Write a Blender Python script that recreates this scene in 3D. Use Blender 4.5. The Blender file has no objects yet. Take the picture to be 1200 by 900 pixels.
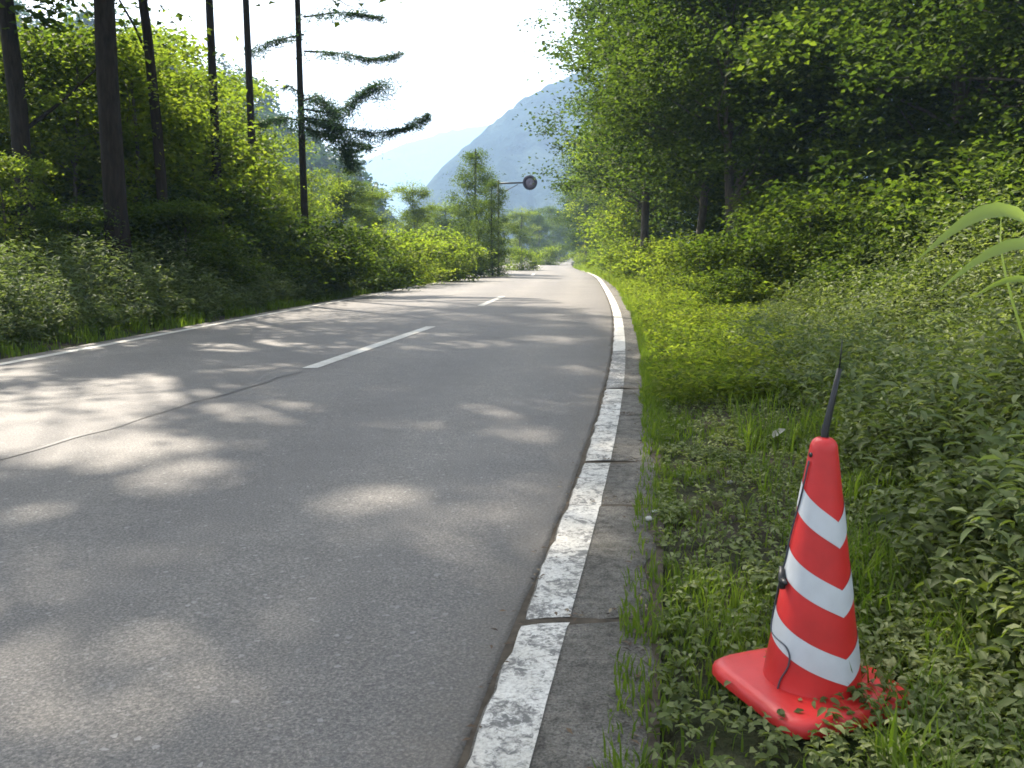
import bpy, math
import numpy as np
from mathutils import Vector, Matrix

C = bpy.context.scene
COL = C.collection
PI = math.pi
rad = math.radians

# ------------------------------------------------------------------ camera
F_PX, CX, CY = 1040.0, 600.0, 450.0          # focal length and centre in the photo's 1200 px wide frame
CAM_H, HORIZON = 1.15, 297.0
PITCH = math.atan((CY - HORIZON) / F_PX)
cam_d = bpy.data.cameras.new('camera')
cam = bpy.data.objects.new('camera', cam_d)
COL.objects.link(cam)
cam.location = (0, 0, CAM_H)
cam.rotation_euler = (PI / 2 - PITCH, 0, 0)
cam_d.sensor_width = 36.0
cam_d.lens = 36.0 * F_PX / 1200.0
cam_d.clip_start, cam_d.clip_end = 0.05, 6000
C.camera = cam

# ------------------------------------------------------------------ sky, sun, exposure
SUN_EL, SUN_AZ = 44.0, 36.0                   # azimuth: degrees to the left of straight ahead
SD = Vector((-math.sin(rad(SUN_AZ)) * math.cos(rad(SUN_EL)), math.cos(rad(SUN_AZ)) * math.cos(rad(SUN_EL)), math.sin(rad(SUN_EL))))
world = bpy.data.worlds.new('World')
C.world = world
world.use_nodes = True
wn = world.node_tree
wn.nodes.clear()
w_out = wn.nodes.new('ShaderNodeOutputWorld')
w_bg = wn.nodes.new('ShaderNodeBackground')
w_sky = wn.nodes.new('ShaderNodeTexSky')
w_sky.sky_type = 'NISHITA'
w_sky.sun_disc = False
w_sky.sun_elevation = rad(SUN_EL)
w_sky.sun_rotation = rad(-SUN_AZ)
w_sky.air_density = 1.0
w_sky.dust_density = 3.0
w_sky.ozone_density = 1.0
w_bg.inputs['Strength'].default_value = 0.11
w_hs = wn.nodes.new('ShaderNodeHueSaturation')          # hazy white summer sky
w_hs.inputs['Saturation'].default_value = 0.32
wn.links.new(w_sky.outputs[0], w_hs.inputs['Color'])
wn.links.new(w_hs.outputs[0], w_bg.inputs[0])
wn.links.new(w_bg.outputs[0], w_out.inputs[0])

sun_d = bpy.data.lights.new('sun', 'SUN')
sun_d.energy = 4.6
sun_d.angle = rad(0.7)
sun_d.color = (1.0, 0.91, 0.78)
sun = bpy.data.objects.new('sun', sun_d)
sun.rotation_euler = SD.to_track_quat('Z', 'Y').to_euler()
COL.objects.link(sun)

C.view_settings.view_transform = 'Standard'
C.view_settings.look = 'None'
C.view_settings.exposure = 2.0
C.view_settings.gamma = 1.0
C.view_settings.use_curve_mapping = False
cy = C.cycles
cy.max_bounces = 7
cy.diffuse_bounces = 4
cy.glossy_bounces = 2
cy.transmission_bounces = 5
cy.transparent_max_bounces = 6
cy.volume_bounces = 1
cy.use_denoising = True
cy.sample_clamp_indirect = 6.0
cy.filter_width = 1.7

# ------------------------------------------------------------------ helpers
def at(px, py, d):
    """point on the line of sight through photo pixel (px, py), d metres ahead"""
    cp, sp = math.cos(PITCH), math.sin(PITCH)
    u, v = (px - CX) / F_PX, -(py - CY) / F_PX
    dx, dy, dz = u, cp + v * sp, -sp + v * cp
    k = d / dy
    return Vector((dx * k, d, CAM_H + dz * k))

def ground(px, py, z=0.0):
    cp, sp = math.cos(PITCH), math.sin(PITCH)
    u, v = (px - CX) / F_PX, -(py - CY) / F_PX
    dx, dy, dz = u, cp + v * sp, -sp + v * cp
    k = (z - CAM_H) / dz
    return (dx * k, dy * k)

def hash2(ix, iy, s):
    h = (ix.astype(np.int64) * 374761393 + iy.astype(np.int64) * 668265263 + s * 974711) & 0x7fffffff
    h = ((h ^ (h >> 13)) * 1274126177) & 0x7fffffff
    return ((h ^ (h >> 16)) & 0xffff) / 65535.0

def vnoise(x, y, s=0):
    x = np.asarray(x, float); y = np.asarray(y, float)
    ix, iy = np.floor(x), np.floor(y)
    fx, fy = x - ix, y - iy
    fx = fx * fx * (3 - 2 * fx); fy = fy * fy * (3 - 2 * fy)
    a, b = hash2(ix, iy, s), hash2(ix + 1, iy, s)
    c, d = hash2(ix, iy + 1, s), hash2(ix + 1, iy + 1, s)
    return (a * (1 - fx) + b * fx) * (1 - fy) + (c * (1 - fx) + d * fx) * fy

def fbm(x, y, s=0, n=4):
    t, a, r = 0.0, 0.5, 0.0
    for k in range(n):
        r = r + a * vnoise(np.asarray(x) * 2 ** k, np.asarray(y) * 2 ** k, s + k * 17); t += a; a *= 0.5
    return r / t

def new_mesh(name, verts, faces, tone=None, mats=(), smooth=False, mat_index=None):
    """verts Nx3; faces: one array MxK or a list of such arrays"""
    me = bpy.data.meshes.new(name)
    if isinstance(faces, np.ndarray):
        faces = [faces]
    faces = [f for f in faces if len(f)]
    verts = np.asarray(verts, np.float32)
    me.vertices.add(len(verts))
    me.vertices.foreach_set('co', verts.ravel())
    loops = np.concatenate([f.ravel() for f in faces]).astype(np.int32)
    tot = np.concatenate([np.full(len(f), f.shape[1]) for f in faces]).astype(np.int32)
    me.loops.add(len(loops)); me.loops.foreach_set('vertex_index', loops)
    me.polygons.add(len(tot))
    me.polygons.foreach_set('loop_start', np.concatenate([[0], np.cumsum(tot)[:-1]]).astype(np.int32))
    me.polygons.foreach_set('loop_total', tot)
    if smooth:
        me.polygons.foreach_set('use_smooth', np.ones(len(tot), bool))
    if mat_index is not None:
        me.polygons.foreach_set('material_index', np.asarray(mat_index, np.int32))
    if tone is not None:
        a = me.attributes.new('tone', 'FLOAT', 'FACE')
        a.data.foreach_set('value', np.asarray(tone, np.float32))
    for m in mats:
        me.materials.append(m)
    me.update(calc_edges=True)
    me.validate()
    return me

class MB:
    """collects quads and tris into one mesh"""
    def __init__(s): s.v, s.q, s.t, s.n = [], [], [], 0
    def add(s, v, q=None, t=None):
        v = np.asarray(v, float)
        s.v.append(v)
        if q is not None and len(q): s.q.append(np.asarray(q) + s.n)
        if t is not None and len(t): s.t.append(np.asarray(t) + s.n)
        s.n += len(v)
    def tube(s, pts, radii, n=8, cap=True):
        pts = np.asarray(pts, float)
        m = len(pts)
        radii = np.broadcast_to(np.asarray(radii, float), (m,))
        tan = np.gradient(pts, axis=0)
        tan /= np.linalg.norm(tan, axis=1)[:, None] + 1e-9
        ref = np.array([0, 0, 1.0]) if abs(tan[0][2]) < 0.9 else np.array([1.0, 0, 0])
        a = np.cross(tan, ref); a /= np.linalg.norm(a, axis=1)[:, None] + 1e-9
        b = np.cross(tan, a)
        th = np.arange(n) * 2 * PI / n
        ring = pts[:, None, :] + radii[:, None, None] * (a[:, None, :] * np.cos(th)[None, :, None] + b[:, None, :] * np.sin(th)[None, :, None])
        v = ring.reshape(-1, 3)
        i = np.arange(m - 1)[:, None] * n; j = np.arange(n)[None, :]; j2 = (j + 1) % n
        q = np.stack([i + j, i + j2, i + n + j2, i + n + j], -1).reshape(-1, 4)
        t = []
        if cap:
            v = np.vstack([v, pts[0], pts[-1]])
            c0, c1 = m * n, m * n + 1
            for k in range(n):
                t.append((c0, (k + 1) % n, k)); t.append((c1, (m - 1) * n + k, (m - 1) * n + (k + 1) % n))
        s.add(v, q, np.array(t) if t else None)
    def lathe(s, prof, n=48, centre=(0, 0, 0)):
        prof = np.asarray(prof, float)
        m = len(prof); th = np.arange(n) * 2 * PI / n
        v = np.stack([prof[:, 0][:, None] * np.cos(th), prof[:, 0][:, None] * np.sin(th), np.repeat(prof[:, 1][:, None], n, 1)], -1).reshape(-1, 3) + np.array(centre)
        i = np.arange(m - 1)[:, None] * n; j = np.arange(n)[None, :]; j2 = (j + 1) % n
        s.add(v, np.stack([i + j, i + j2, i + n + j2, i + n + j], -1).reshape(-1, 4))
    def box(s, c, size, rot=None):
        v = np.array([(x, y, z) for z in (-.5, .5) for y in (-.5, .5) for x in (-.5, .5)]) * np.array(size)
        if rot is not None: v = v @ np.array(rot).T
        s.add(v + np.array(c), np.array([(0, 2, 3, 1), (4, 5, 7, 6), (0, 1, 5, 4), (2, 6, 7, 3), (0, 4, 6, 2), (1, 3, 7, 5)]))
    def mesh(s, name, mats=(), smooth=False):
        fs = []
        if s.q: fs.append(np.concatenate(s.q))
        if s.t: fs.append(np.concatenate(s.t))
        return new_mesh(name, np.concatenate(s.v), fs, mats=mats, smooth=smooth)

def link(name, me, parent=None, kind=None, loc=None):
    o = bpy.data.objects.new(name, me)
    COL.objects.link(o)
    if parent is not None: o.parent = parent
    if kind: o['kind'] = kind
    if loc is not None: o.location = loc
    return o

def thing(name, label, cat, loc=(0, 0, 0), rz=0.0, sc=1.0, group=None):
    o = bpy.data.objects.new(name, None)
    o.empty_display_size = 0.2
    COL.objects.link(o)
    o.location = loc; o.rotation_euler = (0, 0, rz)
    o.scale = (sc, sc, sc) if not isinstance(sc, (tuple, list)) else sc
    tag(o, label, cat, group)
    return o

def tag(o, label, cat, group=None):
    o['label'] = label; o['category'] = cat
    if group: o['group'] = group
    return o

def dup(root, loc, rz, sc, label, group=None):
    r = root.copy(); COL.objects.link(r)
    r.location = loc; r.rotation_euler = (0, 0, rz)
    r.scale = (sc, sc, sc) if not isinstance(sc, (tuple, list)) else sc
    r['label'] = label
    if group: r['group'] = group
    elif 'group' in r: del r['group']
    for ch in list(root.children):
        c = ch.copy(); COL.objects.link(c); c.parent = r
    return r

# ------------------------------------------------------------------ materials
def nodes_of(name):
    m = bpy.data.materials.new(name); m.use_nodes = True
    nt = m.node_tree; nt.nodes.clear()
    out = nt.nodes.new('ShaderNodeOutputMaterial')
    return m, nt, out

def N(nt, t, **kw):
    n = nt.nodes.new(t)
    for k, v in kw.items():
        if k in n.inputs: n.inputs[k].default_value = v
        else: setattr(n, k, v)
    return n

def ramp(nt, fac, stops, interp='LINEAR'):
    r = nt.nodes.new('ShaderNodeValToRGB')
    r.color_ramp.interpolation = interp
    e = r.color_ramp.elements
    while len(e) < len(stops): e.new(0.5)
    for k, (p, c) in enumerate(stops):
        e[k].position = p
        e[k].color = (*c, 1) if len(c) == 3 else c
    nt.links.new(fac, r.inputs[0])
    return r.outputs[0]

def noise(nt, scale, detail=4, rough=0.55, coord=None, dist=0.0):
    n = N(nt, 'ShaderNodeTexNoise', Scale=scale, Detail=detail, Roughness=rough, Distortion=dist)
    if coord is None:
        tc = nt.nodes.new('ShaderNodeTexCoord'); coord = tc.outputs['Object']
    nt.links.new(coord, n.inputs['Vector'])
    return n.outputs['Fac']

def mixc(nt, fac, a, b, mode='MIX'):
    m = nt.nodes.new('ShaderNodeMix'); m.data_type = 'RGBA'; m.blend_type = mode
    if isinstance(fac, float): m.inputs[0].default_value = fac
    else: nt.links.new(fac, m.inputs[0])
    for k, v in ((6, a), (7, b)):
        if isinstance(v, tuple): m.inputs[k].default_value = (*v, 1)
        else: nt.links.new(v, m.inputs[k])
    return m.outputs[2]

def math_n(nt, op, a, b=None, clamp=False):
    m = nt.nodes.new('ShaderNodeMath'); m.operation = op; m.use_clamp = clamp
    for k, v in ((0, a), (1, b)):
        if v is None: continue
        if isinstance(v, (int, float)): m.inputs[k].default_value = v
        else: nt.links.new(v, m.inputs[k])
    return m.outputs[0]

def bump(nt, h, strength=0.3, dist=0.02):
    b = N(nt, 'ShaderNodeBump', Strength=strength, Distance=dist)
    nt.links.new(h, b.inputs['Height'])
    return b.outputs[0]

def leaf_mat(name, c0, c1, c2, trans=0.5, gloss=0.25, tcol=(1.25, 1.35, 0.55)):
    """green leaf: diffuse + translucent + a little gloss; 'tone' picks the leaf's own green"""
    m, nt, out = nodes_of(name)
    at_ = N(nt, 'ShaderNodeAttribute', attribute_name='tone')
    oi = nt.nodes.new('ShaderNodeObjectInfo')
    t = math_n(nt, 'ADD', at_.outputs['Fac'], math_n(nt, 'MULTIPLY', math_n(nt, 'SUBTRACT', oi.outputs['Random'], 0.5), 0.25), clamp=True)
    col = ramp(nt, t, [(0.0, c0), (0.5, c1), (1.0, c2)])
    d = N(nt, 'ShaderNodeBsdfPrincipled', Roughness=0.6)
    d.inputs['Specular IOR Level'].default_value = gloss
    nt.links.new(col, d.inputs['Base Color'])
    tr = nt.nodes.new('ShaderNodeBsdfTranslucent')
    tc = mixc(nt, 1.0, col, tcol, 'MULTIPLY')
    nt.links.new(tc, tr.inputs['Color'])
    mx = nt.nodes.new('ShaderNodeMixShader'); mx.inputs[0].default_value = trans
    nt.links.new(d.outputs[0], mx.inputs[1]); nt.links.new(tr.outputs[0], mx.inputs[2])
    nt.links.new(mx.outputs[0], out.inputs[0])
    return m

def plain_mat(name, col, rough=0.5, var=0.15, scale=12, bump_s=0.0, spec=0.5, metal=0.0):
    m, nt, out = nodes_of(name)
    p = N(nt, 'ShaderNodeBsdfPrincipled', Roughness=rough, Metallic=metal)
    p.inputs['Specular IOR Level'].default_value = spec
    f = noise(nt, scale, 5)
    c = ramp(nt, f, [(0.25, tuple(v * (1 - var) for v in col)), (0.75, tuple(min(1, v * (1 + var)) for v in col))])
    nt.links.new(c, p.inputs['Base Color'])
    if bump_s: nt.links.new(bump(nt, noise(nt, scale * 6, 3), bump_s, 0.004), p.inputs['Normal'])
    nt.links.new(p.outputs[0], out.inputs[0])
    return m

def bark_mat(name, c0, c1):
    m, nt, out = nodes_of(name)
    tc = nt.nodes.new('ShaderNodeTexCoord')
    mp = nt.nodes.new('ShaderNodeMapping'); mp.inputs['Scale'].default_value = (9, 9, 1.6)
    nt.links.new(tc.outputs['Object'], mp.inputs[0])
    f = noise(nt, 2.2, 6, 0.65, mp.outputs[0], 0.4)
    p = N(nt, 'ShaderNodeBsdfPrincipled', Roughness=0.9)
    p.inputs['Specular IOR Level'].default_value = 0.15
    nt.links.new(ramp(nt, f, [(0.3, c0), (0.7, c1)]), p.inputs['Base Color'])
    nt.links.new(bump(nt, f, 0.9, 0.04), p.inputs['Normal'])
    nt.links.new(p.outputs[0], out.inputs[0])
    return m

M = {}
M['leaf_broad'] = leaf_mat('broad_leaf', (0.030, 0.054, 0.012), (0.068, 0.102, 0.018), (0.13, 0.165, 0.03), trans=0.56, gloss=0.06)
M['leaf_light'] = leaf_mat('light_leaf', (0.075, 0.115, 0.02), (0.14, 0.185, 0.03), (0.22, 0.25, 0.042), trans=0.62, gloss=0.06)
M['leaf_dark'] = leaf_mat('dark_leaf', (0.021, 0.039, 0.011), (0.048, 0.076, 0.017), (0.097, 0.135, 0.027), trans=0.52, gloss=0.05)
M['leaf_herb'] = leaf_mat('herb_leaf', (0.06, 0.080, 0.022), (0.125, 0.160, 0.046), (0.25, 0.275, 0.12), trans=0.42, gloss=0.3)
M['leaf_weed'] = leaf_mat('weed_leaf', (0.06, 0.085, 0.036), (0.11, 0.145, 0.062), (0.19, 0.22, 0.11), trans=0.4, gloss=0.06)
M['grass'] = leaf_mat('grass_blade', (0.058, 0.100, 0.018), (0.11, 0.17, 0.025), (0.19, 0.24, 0.045), trans=0.5, gloss=0.06)
M['needle'] = leaf_mat('needle', (0.022, 0.048, 0.022), (0.042, 0.082, 0.034), (0.075, 0.125, 0.045), trans=0.35, tcol=(1.1, 1.2, 0.7))
M['far_leaf'] = leaf_mat('far_leaf', (0.03, 0.06, 0.02), (0.05, 0.09, 0.025), (0.08, 0.125, 0.03), trans=0.3)
M['bark_dark'] = bark_mat('dark_bark', (0.012, 0.010, 0.008), (0.04, 0.032, 0.024))
M['bark_grey'] = bark_mat('grey_bark', (0.05, 0.042, 0.034), (0.15, 0.13, 0.11))

def asphalt_mat():
    m, nt, out = nodes_of('asphalt')
    tc = nt.nodes.new('ShaderNodeTexCoord'); co = tc.outputs['Object']
    big = noise(nt, 0.35, 4, 0.6, co)
    mid = noise(nt, 5.0, 5, 0.7, co)
    grain = noise(nt, 105.0, 3, 0.8, co)
    vor = N(nt, 'ShaderNodeTexVoronoi', Scale=70.0); nt.links.new(co, vor.inputs['Vector'])
    base = ramp(nt, big, [(0.25, (0.120, 0.111, 0.101)), (0.75, (0.157, 0.146, 0.132))])
    base = mixc(nt, 1.0, base, ramp(nt, mid, [(0.2, (0.86, 0.86, 0.86)), (0.8, (1.12, 1.12, 1.12))]), 'MULTIPLY')
    base = mixc(nt, 1.0, base, ramp(nt, grain, [(0.3, (0.4, 0.4, 0.41)), (0.52, (1, 1, 1)), (0.7, (2.0, 1.96, 1.88))]), 'MULTIPLY')
    # single pale stones in the surface
    base = mixc(nt, ramp(nt, vor.outputs['Color'], [(0.86, (0, 0, 0)), (0.95, (0.6, 0.6, 0.6))]), base, (0.30, 0.29, 0.27))
    at_ = N(nt, 'ShaderNodeAttribute', attribute_name='edge')
    base = mixc(nt, math_n(nt, 'MULTIPLY', at_.outputs['Fac'], mid), base, (0.10, 0.085, 0.065))
    tk = N(nt, 'ShaderNodeAttribute', attribute_name='track')              # wheel tracks worn a little paler
    base = mixc(nt, 1.0, base, ramp(nt, math_n(nt, 'MULTIPLY', tk.outputs['Fac'], noise(nt, 0.9, 4, 0.6, co)), [(0.0, (0.92, 0.92, 0.93)), (0.6, (1.14, 1.13, 1.11))]), 'MULTIPLY')
    stain = noise(nt, 1.3, 6, 0.7, co, 0.5)
    base = mixc(nt, ramp(nt, stain, [(0.60, (0, 0, 0)), (0.72, (0.4, 0.4, 0.4))]), base, (0.075, 0.07, 0.064))
    p = N(nt, 'ShaderNodeBsdfPrincipled', Roughness=0.72)
    p.inputs['Specular IOR Level'].default_value = 0.35
    nt.links.new(base, p.inputs['Base Color'])
    h = math_n(nt, 'ADD', grain, math_n(nt, 'MULTIPLY', vor.outputs['Distance'], 0.8))
    nt.links.new(bump(nt, h, 0.55, 0.006), p.inputs['Normal'])
    nt.links.new(p.outputs[0], out.inputs[0])
    return m
M['asphalt'] = asphalt_mat()

def concrete_mat():
    m, nt, out = nodes_of('weathered_concrete')
    tc = nt.nodes.new('ShaderNodeTexCoord'); co = tc.outputs['Object']
    big, mid, g = noise(nt, 3.0, 5, 0.65, co), noise(nt, 22.0, 5, 0.7, co), noise(nt, 140.0, 3, 0.8, co)
    c = ramp(nt, big, [(0.3, (0.135, 0.123, 0.107)), (0.7, (0.24, 0.224, 0.20))])
    c = mixc(nt, 1.0, c, ramp(nt, mid, [(0.3, (0.45, 0.44, 0.42)), (0.5, (1, 1, 1)), (0.7, (1.3, 1.28, 1.24))]), 'MULTIPLY')
    c = mixc(nt, 1.0, c, ramp(nt, g, [(0.3, (0.4, 0.4, 0.4)), (0.7, (1.7, 1.7, 1.65))]), 'MULTIPLY')
    moss = ramp(nt, noise(nt, 1.7, 4, 0.6, co), [(0.58, (0, 0, 0)), (0.75, (0.4, 0.4, 0.4))])
    c = mixc(nt, moss, c, (0.06, 0.065, 0.035))
    p = N(nt, 'ShaderNodeBsdfPrincipled', Roughness=0.9)
    p.inputs['Specular IOR Level'].default_value = 0.2
    nt.links.new(c, p.inputs['Base Color'])
    nt.links.new(bump(nt, math_n(nt, 'ADD', mid, g), 1.0, 0.022), p.inputs['Normal'])
    nt.links.new(p.outputs[0], out.inputs[0])
    return m
M['concrete'] = concrete_mat()

def paint_mat(name, wear):
    m, nt, out = nodes_of(name)
    tc = nt.nodes.new('ShaderNodeTexCoord'); co = tc.outputs['Object']
    n1, n2, n3 = noise(nt, 38.0, 8, 0.8, co, 0.6), noise(nt, 7.0, 5, 0.7, co, 0.8), noise(nt, 90, 3, 0.7, co)
    k = math_n(nt, 'ADD', math_n(nt, 'MULTIPLY', n1, 0.6), math_n(nt, 'MULTIPLY', n2, 0.4))
    worn = ramp(nt, k, [(wear, (1, 1, 1)), (wear + 0.07, (0, 0, 0))])
    white = mixc(nt, 1.0, ramp(nt, n3, [(0.3, (0.38, 0.36, 0.32)), (0.6, (0.64, 0.615, 0.56))]), ramp(nt, noise(nt, 3.0, 5, .7, co), [(0.3, (0.72, 0.70, 0.66)), (0.6, (1, 1, 1))]), 'MULTIPLY')
    c = mixc(nt, worn, white, (0.13, 0.125, 0.115))
    p = N(nt, 'ShaderNodeBsdfPrincipled', Roughness=0.65)
    p.inputs['Specular IOR Level'].default_value = 0.3
    nt.links.new(c, p.inputs['Base Color'])
    nt.links.new(bump(nt, math_n(nt, 'ADD', n3, n1), 0.6, 0.006), p.inputs['Normal'])
    nt.links.new(p.outputs[0], out.inputs[0])
    return m
M['paint'] = paint_mat('white_road_paint', 0.30)
M['paint_worn'] = paint_mat('worn_white_paint', 0.445)
M['paint_old'] = paint_mat('nearly_gone_paint', 0.50)

def soil_mat():
    m, nt, out = nodes_of('soil')
    tc = nt.nodes.new('ShaderNodeTexCoord'); co = tc.outputs['Object']
    a, b, c_ = noise(nt, 0.5, 5, 0.6, co), noise(nt, 14, 6, 0.7, co), noise(nt, 90, 3, 0.7, co)
    soil = ramp(nt, b, [(0.25, (0.035, 0.028, 0.020)), (0.75, (0.11, 0.092, 0.068))])
    green = ramp(nt, b, [(0.25, (0.018, 0.030, 0.010)), (0.75, (0.05, 0.075, 0.02))])
    c = mixc(nt, ramp(nt, a, [(0.42, (0, 0, 0)), (0.58, (1, 1, 1))]), soil, green)
    c = mixc(nt, 1.0, c, ramp(nt, c_, [(0.3, (0.6, 0.6, 0.6)), (0.7, (1.3, 1.3, 1.3))]), 'MULTIPLY')
    p = N(nt, 'ShaderNodeBsdfPrincipled', Roughness=0.95)
    p.inputs['Specular IOR Level'].default_value = 0.1
    nt.links.new(c, p.inputs['Base Color'])
    nt.links.new(bump(nt, math_n(nt, 'ADD', b, c_), 0.8, 0.03), p.inputs['Normal'])
    nt.links.new(p.outputs[0], out.inputs[0])
    return m
M['soil'] = soil_mat()

def hill_mat(name, c0, c1, c2, s1, s2):
    m, nt, out = nodes_of(name)
    tc = nt.nodes.new('ShaderNodeTexCoord'); co = tc.outputs['Object']
    a, b = noise(nt, s1, 6, 0.65, co), noise(nt, s2, 4, 0.7, co)
    c = ramp(nt, a, [(0.32, c0), (0.52, c1), (0.68, c2)])
    c = mixc(nt, 1.0, c, ramp(nt, b, [(0.3, (0.55, 0.55, 0.55)), (0.7, (1.35, 1.35, 1.35))]), 'MULTIPLY')
    p = N(nt, 'ShaderNodeBsdfPrincipled', Roughness=1.0)
    p.inputs['Specular IOR Level'].default_value = 0.0
    nt.links.new(c, p.inputs['Base Color'])
    nt.links.new(bump(nt, b, 1.0, 4.0), p.inputs['Normal'])
    nt.links.new(p.outputs[0], out.inputs[0])
    return m

# ------------------------------------------------------------------ road lines in the world, from the photo's ground points
def curve_fn(pts):
    """smooth x(y) through ground points"""
    pts = sorted(pts, key=lambda p: p[1])
    ys = np.array([p[1] for p in pts]); xs = np.array([p[0] for p in pts])
    yy = np.arange(-40.0, 330.0, 0.25)
    s0 = (xs[1] - xs[0]) / (ys[1] - ys[0]); s1 = (xs[-1] - xs[-2]) / (ys[-1] - ys[-2])
    xx = np.interp(yy, ys, xs)
    xx = np.where(yy < ys[0], xs[0] + (yy - ys[0]) * s0, xx)
    xx = np.where(yy > ys[-1], xs[-1] + (yy - ys[-1]) * s1, xx)
    # smooth with a width that grows with distance
    out = np.empty_like(xx)
    for i, y in enumerate(yy):
        w = 0.4 + 0.16 * max(y, 0)
        k = np.exp(-0.5 * ((yy - y) / w) ** 2); k /= k.sum()
        # symmetric linear-safe smoothing
        m1 = (k * yy).sum(); sl = ((k * (yy - m1) * xx).sum()) / ((k * (yy - m1) ** 2).sum() + 1e-9)
        out[i] = (k * xx).sum() + sl * (y - m1)
    return lambda y: np.interp(y, yy, out)

_right = [ground(*p) for p in ((572, 806), (613, 705), (661, 600), (696, 500), (709, 455), (718, 412), (719, 365), (708, 340), (697, 322))]
_right += [(4.9, 75.0), (7.6, 115.0), (14.0, 190.0), (30.0, 260.0)]
_left = [ground(*p) for p in ((0, 428), (150, 399), (300, 371), (440, 345), (515, 331), (570, 320))]
_left += [(-1.35, 75.0), (1.2, 115.0), (7.4, 190.0), (22.5, 260.0)]
_left = [(_left[0][0] - 0.9, _left[0][1] - 6.0), (_left[0][0] - 1.4, _left[0][1] - 12.0)] + _left
XR = curve_fn(_right)          # right edge of the asphalt = left edge of the edge line on the gutter slabs
XL = curve_fn(_left)           # left edge line
LINE_W, SLAB_W = 0.16, 0.41

# ------------------------------------------------------------------ terrain
def terrain_h(x, y):
    x = np.asarray(x, float); y = np.asarray(y, float)
    r = x - (XR(np.clip(y, -30, 320)) + SLAB_W)
    l = XL(np.clip(y, -30, 320)) - x
    z = np.full(np.broadcast(x, y).shape, -0.14)
    bumps = (fbm(x * 0.6, y * 0.6, 3) - 0.5) * 0.16
    rr = np.clip(r, 0, None); ll = np.clip(l - 0.25, 0, None)
    z = np.where(r > 0, -0.012 + bumps * np.clip(rr / 0.8, 0, 1) + 0.05 * np.clip(rr - 0.6, 0, None) + 0.0012 * np.clip(rr - 4, 0, None) ** 2 * np.exp(-rr / 120.0), z)
    z = np.where(l > 0.25, -0.03 + bumps * np.clip(ll / 0.8, 0, 1) + 0.035 * np.clip(ll - 1, 0, None) + 0.0008 * np.clip(ll - 6, 0, None) ** 2 * np.exp(-ll / 120.0), z)
    return z

def grid_mesh(name, xs, ys, hf, mats, smooth=True):
    X, Y = np.meshgrid(xs, ys)
    Z = hf(X, Y)
    v = np.stack([X, Y, Z], -1).reshape(-1, 3)
    n = len(xs); m = len(ys)
    i = np.arange(m - 1)[:, None] * n; j = np.arange(n - 1)[None, :]
    q = np.stack([i + j, i + j + 1, i + n + j + 1, i + n + j], -1).reshape(-1, 4)
    return new_mesh(name, v, q, mats=mats, smooth=smooth)

gx = np.unique(np.concatenate([np.arange(-14, 10, 0.2), np.arange(-60, 60, 2.0), np.arange(-1900, 1901, 100.0)]))
gy = np.unique(np.concatenate([np.arange(-8, 30, 0.25), np.arange(30, 90, 1.0), np.arange(90, 320, 4.0), np.arange(-200, 2450, 75.0)]))
link('ground', grid_mesh('ground', gx, gy, terrain_h, [M['soil']]), kind='structure')

# ------------------------------------------------------------------ road surface
road_y = np.concatenate([np.arange(-20, 30, 0.4), np.arange(30, 120, 1.5), np.arange(120, 321, 4.0)])
us = np.unique(np.concatenate([[0, 0.02, 0.97, 0.985, 0.995, 1.0], np.arange(0.04, 0.965, 0.04)]))
def road_mesh():
    V, E, T = [], [], []
    for y in road_y:
        a, b = float(XL(y)) - 0.28, float(XR(y)) + 0.004
        rag = (vnoise(y * 2.2, 0.0, 5) - 0.6) * 0.03 + (vnoise(y * 9.0, 0.0, 6) - .5) * 0.012
        for u in us:
            x = a + (b - a) * u + (rag if u == 1.0 else 0)
            z = 0.028 * 4 * u * (1 - u)
            T.append(sum(math.exp(-((u - c) / 0.055) ** 2) for c in (0.14, 0.37, 0.63, 0.86)))
            V.append((x, y, z)); E.append(max(0.0, (u - 0.955) / 0.045, (0.03 - u) / 0.03))
    V = np.array(V); n = len(us); m = len(road_y)
    # skirts down both edges
    lo = V.copy(); lo[:, 2] = -0.16
    i = np.arange(m - 1)[:, None] * n; j = np.arange(n - 1)[None, :]
    q = np.stack([i + j, i + j + 1, i + n + j + 1, i + n + j], -1).reshape(-1, 4)
    k = np.arange(m - 1) * n
    nV = len(V)
    sR = np.stack([k + n - 1, nV + k + n - 1, nV + k + 2 * n - 1, k + 2 * n - 1], -1)
    sL = np.stack([k, k + n, nV + k + n, nV + k], -1)
    me = new_mesh('road', np.vstack([V, lo]), np.concatenate([q, sR, sL]), mats=[M['asphalt']])
    a = me.attributes.new('edge', 'FLOAT', 'POINT')
    a.data.foreach_set('value', np.array(E + [1.0] * nV, np.float32))
    a = me.attributes.new('track', 'FLOAT', 'POINT')
    a.data.foreach_set('value', np.array(T + [0.0] * nV, np.float32))
    return me
road = link('road', road_mesh(), kind='structure')

def road_z(x, y):
    a, b = XL(y) - 0.28, XR(y) - 0.012
    u = np.clip((x - a) / (b - a), 0, 1)
    return 0.028 * 4 * u * (1 - u)

def strip(name, y0, y1, xf0, xf1, mat, dz=0.005, parent=None, step=0.35, zf=road_z):
    ys = np.linspace(y0, y1, max(2, int((y1 - y0) / step) + 1))
    v = []
    for y in ys:
        for xf in (xf0, xf1):
            x = float(xf(y)); v.append((x, y, float(zf(x, y)) + dz))
    k = np.arange(len(ys) - 1) * 2
    return link(name, new_mesh(name, np.array(v), np.stack([k, k + 1, k + 3, k + 2], -1), mats=[mat]), parent=parent)

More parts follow.
